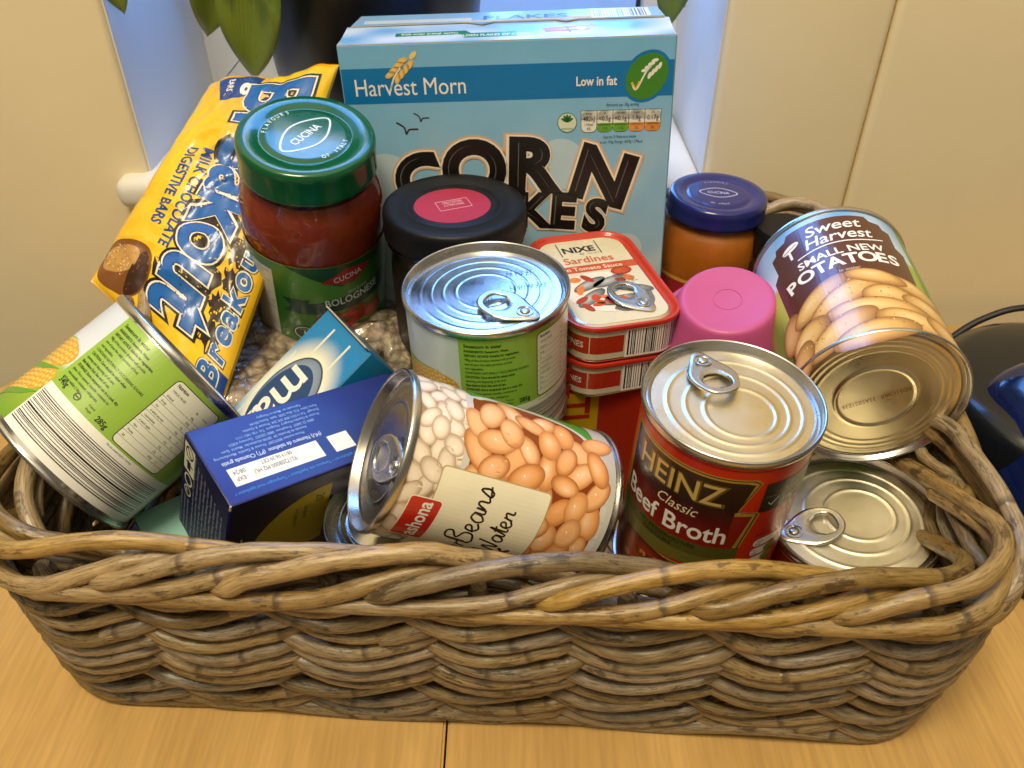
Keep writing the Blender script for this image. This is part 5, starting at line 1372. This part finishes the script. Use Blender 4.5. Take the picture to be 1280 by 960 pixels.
# pale teal carton under the tilted can
pt_ = carton('pale_carton', 'pale teal carton low in the left corner under the tilted can', (-15.4, 23.4, 4.9), cols((.80, .60, .0), (-.57, .76, .30), (.18, -.24, .95)), (0, 0, -4.6, 7.2, 5, 0), hx('7fb0a8'))
A = Art(); A.grid(.08, .08, 7.1, 4.9, hx('86b5ab'), 0); A.grid(4.6, .08, 7.1, 4.9, hx('3f93ad'), 1); A.at(4.2, 3.6, 180); A.text('sh', 0, 0, 1.5, hx('e8e6d8'), 3, 'l', 1, .03); A.text('sh', 0, 0, 1.5, hx('1c2a2a'), 2, 'l', 1, .07); A.at()
A.build('top_print', on_plane((0, 0, .004), (1, 0, 0), (0, 1, 0)), M['card'], pt_)
A = Art(); A.grid(.08, -4.5, 7.1, -.08, hx('86b5ab'), 0); A.text('fish', 1.2, -1.6, 1.1, WHITE, 1, 'l', 1, .03); A.build('front_print', on_plane((0, -.004, 0), (1, 0, 0), Z), M['card'], pt_)

# ------------------------------------------------------------------ soft bags
def blob(name, label, cat, cen, size, m, seed, amp, rot=None, nu=64, nv=40, pw=.6, fr=.35):
    t = thing(name, label, cat, cen, rot)
    vs, fs = [], []
    for j in range(nv + 1):
        b = -pi / 2 + pi * j / nv
        for i in range(nu):
            a = 2 * pi * i / nu
            f = lambda c: abs(c) ** pw * (1 if c >= 0 else -1)
            p = Vector((size[0] * f(cos(b)) * f(cos(a)), size[1] * f(cos(b)) * f(sin(a)), size[2] * f(sin(b))))
            q = p * fr + Vector((seed, 0, 0))
            d = noise.noise(q) * amp + noise.noise(q * 2.7) * amp * .4 - abs(noise.noise(q * 1.6 + Vector((9, 9, 9)))) * amp * .5
            vs.append(tuple(p + p.normalized() * d))
    for j in range(nv):
        for i in range(nu): fs.append((j * nu + i, j * nu + (i + 1) % nu, (j + 1) * nu + (i + 1) % nu, (j + 1) * nu + i))
    return t, vs, fs
t, vs, fs = blob('oat_bag', 'crinkled clear bag of pale oat flakes wedged below the green lidded jar', 'food bag', (-10.6, 39.8, 3.5), (7.4, 6.6, 4.4), None, 3, 1.1)
add('oat_flakes', make_mesh('oat_flakes', vs, fs, M['oats'], 70), t)
fv = [tuple(Vector(v) * 1.025 + Vector(v).normalized() * (.12 + .22 * noise.noise(Vector(v) * .55 + Vector((4, 4, 4))) - .25 * abs(noise.noise(Vector(v) * .9)))) for v in vs]
add('film', make_mesh('film', fv, fs, M['film'], 80), t)
for k, (p0, p1) in enumerate((((-5.4, -5.6, 4.2), (-3.4, -6.2, 2.2)), ((2.6, -5.4, 4.3), (5.6, -3.4, 3.4)))):
    vs, fs, uv = tube(catmull([p0, ((p0[0] + p1[0]) / 2, (p0[1] + p1[1]) / 2 - .3, (p0[2] + p1[2]) / 2 + .3), p1], 8), .09, 6); add('film_crease', make_mesh('film_crease', vs, fs, M['glass'], 60), t)

# yellow biscuit bag: a four-cornered pillow with crimped ends
bg_ = thing('biscuit_bag', 'crumpled yellow multipack bag with big blue lettering leaning behind the tilted can', 'snack bag', (-17.5, 42.0, 8.0))
TL, TR, BL, BR2 = Vector((-18.9, 52.0, 19.0)), Vector((-10.6, 51.6, 20.2)), Vector((-24.3, 40.9, 11.3)), Vector((-16.0, 34.4, 6.8))
org = Vector((-17.5, 42.0, 8.0))
def bag_pt(u, v, side=1, off=0.0):
    """u 0..1 across, v 0..1 from the top to the bottom"""
    p = TL * (1 - u) * (1 - v) + TR * u * (1 - v) + BL * (1 - u) * v + BR2 * u * v
    n = Vector((.20, -.62, .76))
    e = max(0, 1 - abs(2 * u - 1) ** 3.2) * max(0, 1 - abs(2 * v - 1) ** 5)
    b = 1.55 * e ** .55
    w = .46 * noise.noise(Vector((u * 3.0, v * 5.5, 1.3 if side > 0 else 7))) - .42 * abs(noise.noise(Vector((u * 4.5 + v * 3, v * 9, 4.4)))) - .22 * abs(noise.noise(Vector((u * 7 + v * 8, v * 6 - u * 5, 9)))) - .07 * abs(noise.noise(Vector((u * 17, v * 26 + u * 9, 2))))
    w += .14 * sin(u * 40 + 3 * noise.noise(Vector((u * 3, v * 3, 0)))) * max(0, 1 - 9 * min(v, 1 - v))     # crimps at the ends
    # scalloped ends
    return p - org + n * (side * b + w * (.35 + .65 * e) + off) + Vector((0, 0, .25 * sin(u * 9) * (abs(2 * v - 1) ** 6)))
vs, fs = [], []
NU, NV = 60, 110
for side in (1, -1):
    for j in range(NV + 1):
        for i in range(NU + 1): vs.append(tuple(bag_pt(i / NU, j / NV, side)))
for s_ in range(2):
    o = s_ * (NU + 1) * (NV + 1)
    for j in range(NV):
        for i in range(NU):
            a = o + j * (NU + 1) + i
            f = (a, a + NU + 1, a + NU + 2, a + 1); fs.append(f if s_ == 0 else f[::-1])
o = (NU + 1) * (NV + 1)
def strip(ids):
    for a, b in zip(ids[:-1], ids[1:]): fs.append((a, b, b + o, a + o))
strip([i for i in range(NU + 1)]); strip([NV * (NU + 1) + i for i in range(NU + 1)][::-1]); strip([j * (NU + 1) for j in range(NV + 1)][::-1]); strip([j * (NU + 1) + NU for j in range(NV + 1)])
M['yellow_film'] = mat('yellow_film', hx('ecba18'), .3, coat=.5, vary=.08, bump=.15, bscale=70)
add('bag_film', make_mesh('bag_film', vs, fs, M['yellow_film'], 80), bg_)
BLU, NAVY, CHO = hx('1a62ae'), hx('173f8a'), hx('2b160c')
A = Art()   # art space: x 0..10 across the bag, y 0..-20 down
A.grid(.1, -19.6, 9.9, -.3, lambda u, v: mixc(hx('f4cc2a'), hx('ecb81c'), .5 + .5 * sin(u * .7 + v * .35)), 0, 30, 50)
rr = random.Random(21)
A.poly([(4.9, -1.2), (7.4, -1.1), (7.0, -2.6), (5.6, -2.9)][::1], NAVY, 2) if False else None
A.poly([(1.2, -.7), (4.6, -.5), (4.4, -2.3), (2.2, -2.9)], hx('17408c'), 2); A.text('8', 3.4, -1.9, 1.25, WHITE, 3, 'c', 1.1, .04, -82 + 8); A.text('BARS', 2.15, -.95, .45, WHITE, 3, 'l', .8, .02, -82)
# dark cracked patches behind the letters
def crack(cx, cy, r):
    pts = []
    for i in range(22):
        a = 2 * pi * i / 22; q = r * (rr.uniform(.62, 1.25))
        pts.append((cx + q * cos(a) * .9, cy + q * sin(a) * 1.05))
    A.poly(pts, CHO, 1)
for i in range(5): crack(5.8 + .3 * sin(i * 2), -4.4 - i * 2.7, 1.55)
def blue(ch, x, y, h, rot=-90, sx=1.0, k=1.0):
    for off, col, ly in ((.085, hx('1c1512'), 4), (.054, hx('f0e6cf'), 5), (.034, NAVY, 6), (.018, BLU, 7)): A.text(ch, x, y, h, col, ly + k, 'c', sx, off, rot)
ys = [-2.4, -4.7, -6.6, -8.6, -10.8, -13.0, -15.2, -17.0]
for ch, y, h, x in zip('Breakout', ys, (4.6, 4.3, 4.3, 4.3, 4.7, 4.3, 4.3, 4.6), (4.3, 4.3, 4.3, 4.3, 4.2, 4.2, 4.1, 4.0)): blue(ch, x, y - .3, h, -90 + rr.uniform(-5, 5), .74)
A.lines(['!MILK CHOCOLATE', '!DIGESTIVE BARS'], 3.05, -7.2, .80, 1.2, NAVY, 3, .80, .012, None, -90)
for i in range(4): crack(8.15 + .2 * sin(i * 2), -12.6 - i * 1.6, .8)
for ch, y in zip('Breakout', (-18.9, -17.8, -16.85, -15.9, -14.8, -13.75, -12.7, -11.8)):
    for off, col, ly in ((.10, hx('1c1512'), 4), (.07, hx('e9dfc8'), 5), (.03, BLU, 6)): A.text(ch, 9.35, y, 1.3, col, ly, 'c', .95, off, 90 + rr.uniform(-5, 5))
# chocolate biscuit picture in the lower left corner
A.poly([p[:2] for p in catmull([(.15, -16.6, 0), (1.2, -15.6, 0), (2.6, -15.3, 0), (3.4, -16.4, 0), (3.3, -18.2, 0), (2.2, -19.3, 0), (.3, -19.4, 0)], 6, True)], hx('7a4a1c'), 4); A.poly([p[:2] for p in catmull([(.3, -17.0, 0), (1.3, -16.0, 0), (2.2, -15.9, 0), (2.3, -17.2, 0), (1.4, -18.2, 0), (.4, -18.5, 0)], 6, True)], hx('b98a48'), 5)
for i in range(60): A.ell(.25 + rr.random() * 1.8, -16.2 - rr.random() * 2.0, .07, .05, hx('e0bd82') if i % 2 else hx('9a6a30'), 6, 0, 6)
A.poly([p[:2] for p in catmull([(2.5, -15.6, 0), (3.3, -16.6, 0), (3.2, -18.2, 0), (2.4, -19.0, 0), (2.2, -17.4, 0)], 6, True)], hx('3a1c0c'), 5)
A.grid(8.6, -19.6, 9.9, -18.4, hx('17408c'), 3, 3, 3); A.text('7', 9.4, -9.3, .7, NAVY, 3, 'c', 1, .03, 80)
for i in range(26):
    x, y = rr.uniform(6.5, 9.6), rr.uniform(-11, -1.5); p = [(x, y)]
    for k in range(3): x += rr.uniform(-.35, .35); y += rr.uniform(-.6, .2); p.append((x, y))
    A.stroke(p, .05, hx('5a3208'), 1, 0)
A.build('film_print', lambda u, v, o_: tuple(bag_pt(u / 10, -v / 20, 1, o_ + .015)), M['foil'], bg_, du=.16, dv=.18, step=.004, smooth=80)
# orange wrapper scrap low at the left
t, vs, fs = blob('wrapper', 'crumpled orange yellow wrapper low behind the navy carton', 'wrapper', (-15.2, 28.6, 3.6), (2.8, 2.0, 1.6), None, 8, .9, None, 36, 22)
m_ = mat('orange_film', hx('c98a14'), .3, coat=.5); add('wrapper_film', make_mesh('wrapper_film', vs, fs, m_, 60), t)
bpy.context.view_layer.update()
scn.cycles.max_bounces = 8
scn.cycles.glossy_bounces = 4
scn.cycles.transmission_bounces = 6
scn.cycles.use_denoising = True
scn.cycles.sample_clamp_indirect = 6.0
